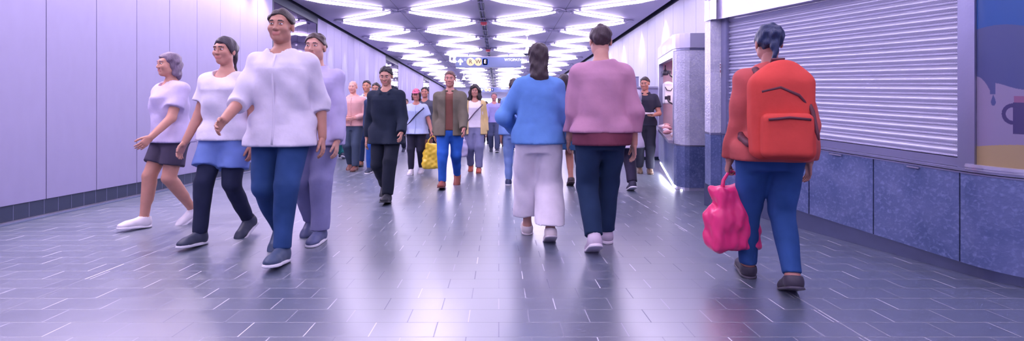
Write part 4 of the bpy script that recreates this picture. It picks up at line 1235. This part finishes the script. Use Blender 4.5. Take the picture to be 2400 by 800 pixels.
person('m9', 'person in dark maroon clothes just right of the man in the lavender shirt', 1174, 344, 1.72, 0, .3, -1, 'far', False, '8a5648', 'short', '1c1418',
       tops=[T(cloth('5c3a48'), len=.48, sleeve='long', ease=.02)], bottoms=[T(cloth('22253a'), kind='trousers')], shoe='22253a', seed=14)
# --- right, mostly walking away
person('r1', 'woman with long dark hair in blue denim jacket and wide white trousers, walking away', 1262, 562, 1.66, 180, .40, 1, 'near', True, 'd09c8c', 'long', '30222a',
       tops=[T(DEN('6290d2'), len=.50, sleeve='long', ease=.034, arm=.028, fold=.008, flare=.05, boxy=.8, name='jacket')],
       bottoms=[T(cloth('ece4ee'), kind='wide', ease=.012, hem=.78, waist=.6)], shoe='e6d8d8', sole='cfc4cc', shoe_kind='flat', arms={1: (6, 30, 55, 32), -1: (4, 10, 30, 12)}, seed=15)
person('r2', 'person in mauve pink sweater and dark navy trousers, walking away right of the denim jacket', 1409, 585, 1.76, 180, .42, -1, 'near', False, 'd09c8c', 'short', '3b2b34',
       tops=[T(cloth('7a3f52'), len=.475, sleeve='none', ease=.020), T(cloth('c08ea8'), len=.53, sleeve='long', ease=.034, arm=.024, fold=.007, boxy=.8, name='sweater')],
       bottoms=[T(cloth('1d3352'), kind='trousers', ease=.008)], shoe='cdbfd0', sole='e6dce8', arms={-1: (-6, 12, 20, 0), 1: (10, 6, 24, 0)}, seed=16)
person('r3', 'person in periwinkle blouse and navy skirt with bare legs beyond the denim jacket', 1322, 434, 1.70, 180, .34, 1, 'mid', True, 'a8705f', 'bob', '2c2028',
       tops=[T(cloth('9b9fdc'), len=.49, sleeve='long', ease=.03, arm=.02)], bottoms=[T(cloth('24476f'), kind='skirt', len=.33)], shoe='3a2c34', sole='3a2c34', shoe_kind='flat', seed=17)
person('r4', 'person in dark clothes and black sneakers between the skirt and the mauve sweater', 1369, 424, 1.68, 180, .34, -1, 'mid', False, 'a97463', 'short', '1f181c',
       tops=[T(cloth('3a4060'), len=.48, sleeve='long')], bottoms=[T(cloth('202c48'), kind='slim')], shoe='1c2236', seed=18)
person('r5', 'person in light blue jeans and sky blue top partly hidden by the denim jacket', 1205, 438, 1.62, 180, .30, 1, 'mid', True, 'b07c6c', 'tail', '33262c',
       tops=[T(cloth('7fa2e0'), len=.49, sleeve='long', ease=.02)], bottoms=[T(DEN('8ba6de'), kind='slim')], shoe='4a5270', seed=19)
person('r6', 'person in long pale lilac coat and dark brown trousers near the stone kiosk', 1462, 446, 1.74, 180, .30, 1, 'mid', False, 'c79488', 'short', '8a7a8c',
       tops=[T(cloth('d8cbe2'), len=.36, sleeve='long', ease=.030, arm=.022, flare=.05, fold=.007, name='coat')], bottoms=[T(cloth('39344a'), kind='trousers')], shoe='33304a', seed=20)
r7 = person('r7', 'kiosk worker in black polo shirt with name tag holding paper at the service window', 1511, 406, 1.78, -14, .10, 1, 'mid', False, 'b97f70', 'short', '2a1e22',
       tops=[T(cloth('2c2c40'), len=.50, sleeve='short', ease=.014, arm=.014, collar=True)], bottoms=[T(cloth('262638'), kind='trousers', ease=.012)], shoe='5a4438', sole='3a2c2c', shoe_kind='leather',
       arms={-1: (14, 12, 68, 22, (0, 0, 1), .5), 1: (10, 14, 72, 34, (0, 0, 1), .5)}, yaw=-16, pitch=8, seed=21)
MB().box(-.035, .035, -.006, 0, -.011, .011, 0, .003).build('name_tag', plain('tag_white', 'e8e6f0', .4), r7['obj'], (-.075, -.138, r7['Z'](.745)))
r8 = person('r8', 'person with tied dark blue hair, salmon jacket and blue jeans walking away at right', 1804, 672, 1.60, 165, .34, 1, 'near', True, 'b27a70', 'tail', '12254e',
       tops=[T(cloth('c25a58'), len=.49, sleeve='long', ease=.028, arm=.020, fold=.007, name='jacket', collar=True)],
       bottoms=[T(DEN('274a82'), kind='slim', ease=.012)], shoe='3a3444', sole='4a4454', shoe_kind='flat', arms={1: (4, 6, 18, -4, None, 1.15), -1: (-4, 13, 24, 0)}, seed=22)
# --- far figures
far = [(801, 372, 'teal trousered person behind the stout bald person', '6a6f9a', '1f6a6e', 1), (938, 357, 'distant person in dark jacket between the black coat and the pink cap', '3c3f5c', '1f2436', -1),
       (1022, 352, 'distant person in brown clothes left of the olive jacket', '7a5a58', '2a2a3c', 1), (1082, 354, 'distant person in pale top between the olive jacket and the white top', 'b7b2d6', '3c4468', -1),
       (1195, 354, 'distant person in bright blue top beside the denim jacket', '4f84d0', '3f5aa0', 1), (1139, 338, 'far person in dark clothes left of the man in the lavender shirt', '43466a', '2a2c42', -1),
       (1094, 336, 'very distant person in grey right of the olive jacket', '73779c', '3a3d58', 1), (952, 341, 'very distant person in slate clothes near the left wall', '59608a', '2f3450', -1),
       (1342, 362, 'distant dark clothed person seen past the mauve sweater', '4a4a6c', '2a2a42', 1)]
for i, (px, py, lab, c1, c2, ld) in enumerate(far):
    person('f%d' % i, lab, px, py, 1.66+.03*(i % 4), 0 if i % 3 else 180, .36, ld, 'far', i % 2 == 0, ['a9745f', 'c99780', '8a5a4a'][i % 3], ['short', 'bob', 'short', 'tail'][i % 4], '241b20',
           tops=[T(cloth(c1), len=.48, sleeve='long', ease=.018)], bottoms=[T(cloth(c2), kind='trousers')], shoe='2c3048', seed=30+i)

# ---------------------------------------------------------------- things they carry
def bag(name, cat, label, top, w_, d_, h, mat, seed, handle=.16, rz=0, vox=.012, crumple=.010, top_w=.8):
    """soft carrier bag hanging from the point top"""
    o = empty(name, (top[0], top[1], top[2]-handle-h), rz); tag(o, label, cat)
    f = Field((-w_*.75, -d_*1.2, -.03), (w_*.75, d_*1.2, h+.06), vox)
    f.rbox((0, 0, h*.33), (w_*.5, d_*.5, h*.35), .05, .0); f.rbox((0, 0, h*.68), (w_*.5*top_w, d_*.40, h*.32), .03, .06)
    f.folds(crumple, seed, 20, .4); f.folds(crumple*.4, seed+1, 55)
    v, q = f.mesh(); body = quads_object('bag_body', [(v, q, 0)], [mat], o)
    for s in (-1, 1):
        MB().tube([(s*w_*.26, -d_*.12, h*.93), (s*w_*.20, -d_*.06, h+handle*.45), (s*.02, 0, h+handle*.95), (0, 0, h+handle)], [.014, .011, .009, .009], 8).build('handle', mat, o)
    return o
def thin(hexcol):
    m, nt, b = new_mat('plastic_film_'+hexcol); c = hexc(hexcol)
    n = nd(nt, 'ShaderNodeTexNoise', Scale=6.0, Detail=3.0); v = coords(nt); nt.links.new(v, n.inputs[0])
    nt.links.new(mixc(nt, n.outputs[0], tuple(x*.8 for x in c), tuple(min(1, x*1.15) for x in c)), b.inputs['Base Color'])
    b.inputs['Roughness'].default_value = .32; b.inputs['Subsurface Weight'].default_value = .25; b.inputs['Subsurface Radius'].default_value = (.05, .05, .05)
    return m
g = m4['grip'][1]
bag('shopping_bag', 'bag', 'yellow plastic shopping bag carried by the woman in the pink cap', (g.x+.02, g.y-.02, g.z), .34, .16, .44, thin('ecca3e'), 5, .13, .1, .012, .014, .7)
bag('tote_bag', 'bag', 'brown bag hanging behind the yellow shopping bag', (g.x-.10, g.y+.20, g.z+.06), .22, .10, .34, cloth('7c5a56'), 8, .12, .2)
g = m7['grip'][-1]
bag('plastic_bag', 'bag', 'small pale lilac plastic bag in the hand of the woman in the white top', (g.x-.01, g.y-.02, g.z), .20, .12, .32, thin('c6bfe0'), 9, .10)
g = r8['grip'][1]
bag('gift_bag', 'bag', 'bright pink shopping bag carried by the person with the red backpack', (g.x+.0, g.y-.01, g.z), .34, .17, .40, thin('f43a80'), 12, .10, .25, .008, .013, .72)
# sheet held by the worker
ga, gb = r7['grip'][-1], r7['grip'][1]; c = (ga+gb)/2
f = Field((-.17, -.12, -.04), (.17, .12, .06), .007); f.rbox((0, 0, .012), (.14, .09, .012), .008).folds(.006, 4, 24); v, q = f.mesh()
o = quads_object('paper_packet', [(v, q, 0)], [plain('packet_paper', 'd9cbd8', .6)]); o.location = (c.x, c.y, c.z+.012); o.rotation_euler = (0, 0, .15)
tag(o, 'crumpled pale paper packet in the hands of the kiosk worker', 'paper')
# backpack of r8
R8 = r8; M8 = R8['M']; Zb = R8['Z']; H8 = R8['H']
bk = empty('backpack', (0, 0, 0)); bk.matrix_world = M8@Matrix.Translation((0, .118, Zb(.50))); tag(bk, 'large red backpack worn over the salmon jacket at right', 'backpack')
bh = Zb(.845)-Zb(.50)
red = cloth('d44a42'); dk = plain('backpack_dark_trim', '5b2a38', .6)
f = Field((-.24, -.05, -.06), (.24, .28, bh+.08), .008)
f.rbox((0, .085, bh*.44), (.160, .085, bh*.44), .06); f.ell((0, .075, bh*.80), (.135, .08, .12), .05); f.folds(.004, 2, 18)
v, q = f.mesh(); quads_object('pack_body', [(v, q, 0)], [red], bk)
f = Field((-.24, .08, -.06), (.24, .32, bh*.7), .008); f.rbox((0, .175, bh*.26), (.125, .045, bh*.22), .035); f.folds(.003, 6, 22); v, q = f.mesh(); quads_object('front_pocket', [(v, q, 0)], [red], bk)
MB().tube([(.12, .168, bh*.70), (.03, .176, bh*.74), (-.06, .172, bh*.66), (-.125, .15, bh*.52)], .008, 8).build('zip', dk, bk)
MB().tube([(.10, .222, bh*.42), (0, .226, bh*.44), (-.10, .222, bh*.42)], .007, 8).build('zip', dk, bk)
MB().tube([(-.10, .12, bh*.72), (-.125, .17, bh*.5), (-.135, .20, bh*.30), (-.14, .21, bh*.22)], [.006, .012, .010, .004], 8).build('hanging_strap', dk, bk)
MB().tube([(.03, .0, bh*.98), (.03, .03, bh*1.05), (-.03, .03, bh*1.05), (-.03, .0, bh*.98)], .009, 8).build('grab_handle', dk, bk)
for s in (-1, 1):
    f = Field((-.25, -.34, 0), (.25, .10, bh+.10), .009)
    pts = [(s*.085, .02, bh*.86), (s*.092, -.06, bh*.955), (s*.094, -.14, bh*.93), (s*.096, -.235, bh*.78), (s*.105, -.25, bh*.55), (s*.145, -.19, bh*.36), (s*.17, -.05, bh*.22), (s*.15, .03, bh*.16)]
    for a, b in zip(pts[:-1], pts[1:]): f.cap(a, b, .021, .021, .01)
    v, q = f.mesh(); quads_object('shoulder_strap', [(v, q, 0)], [dk], bk)
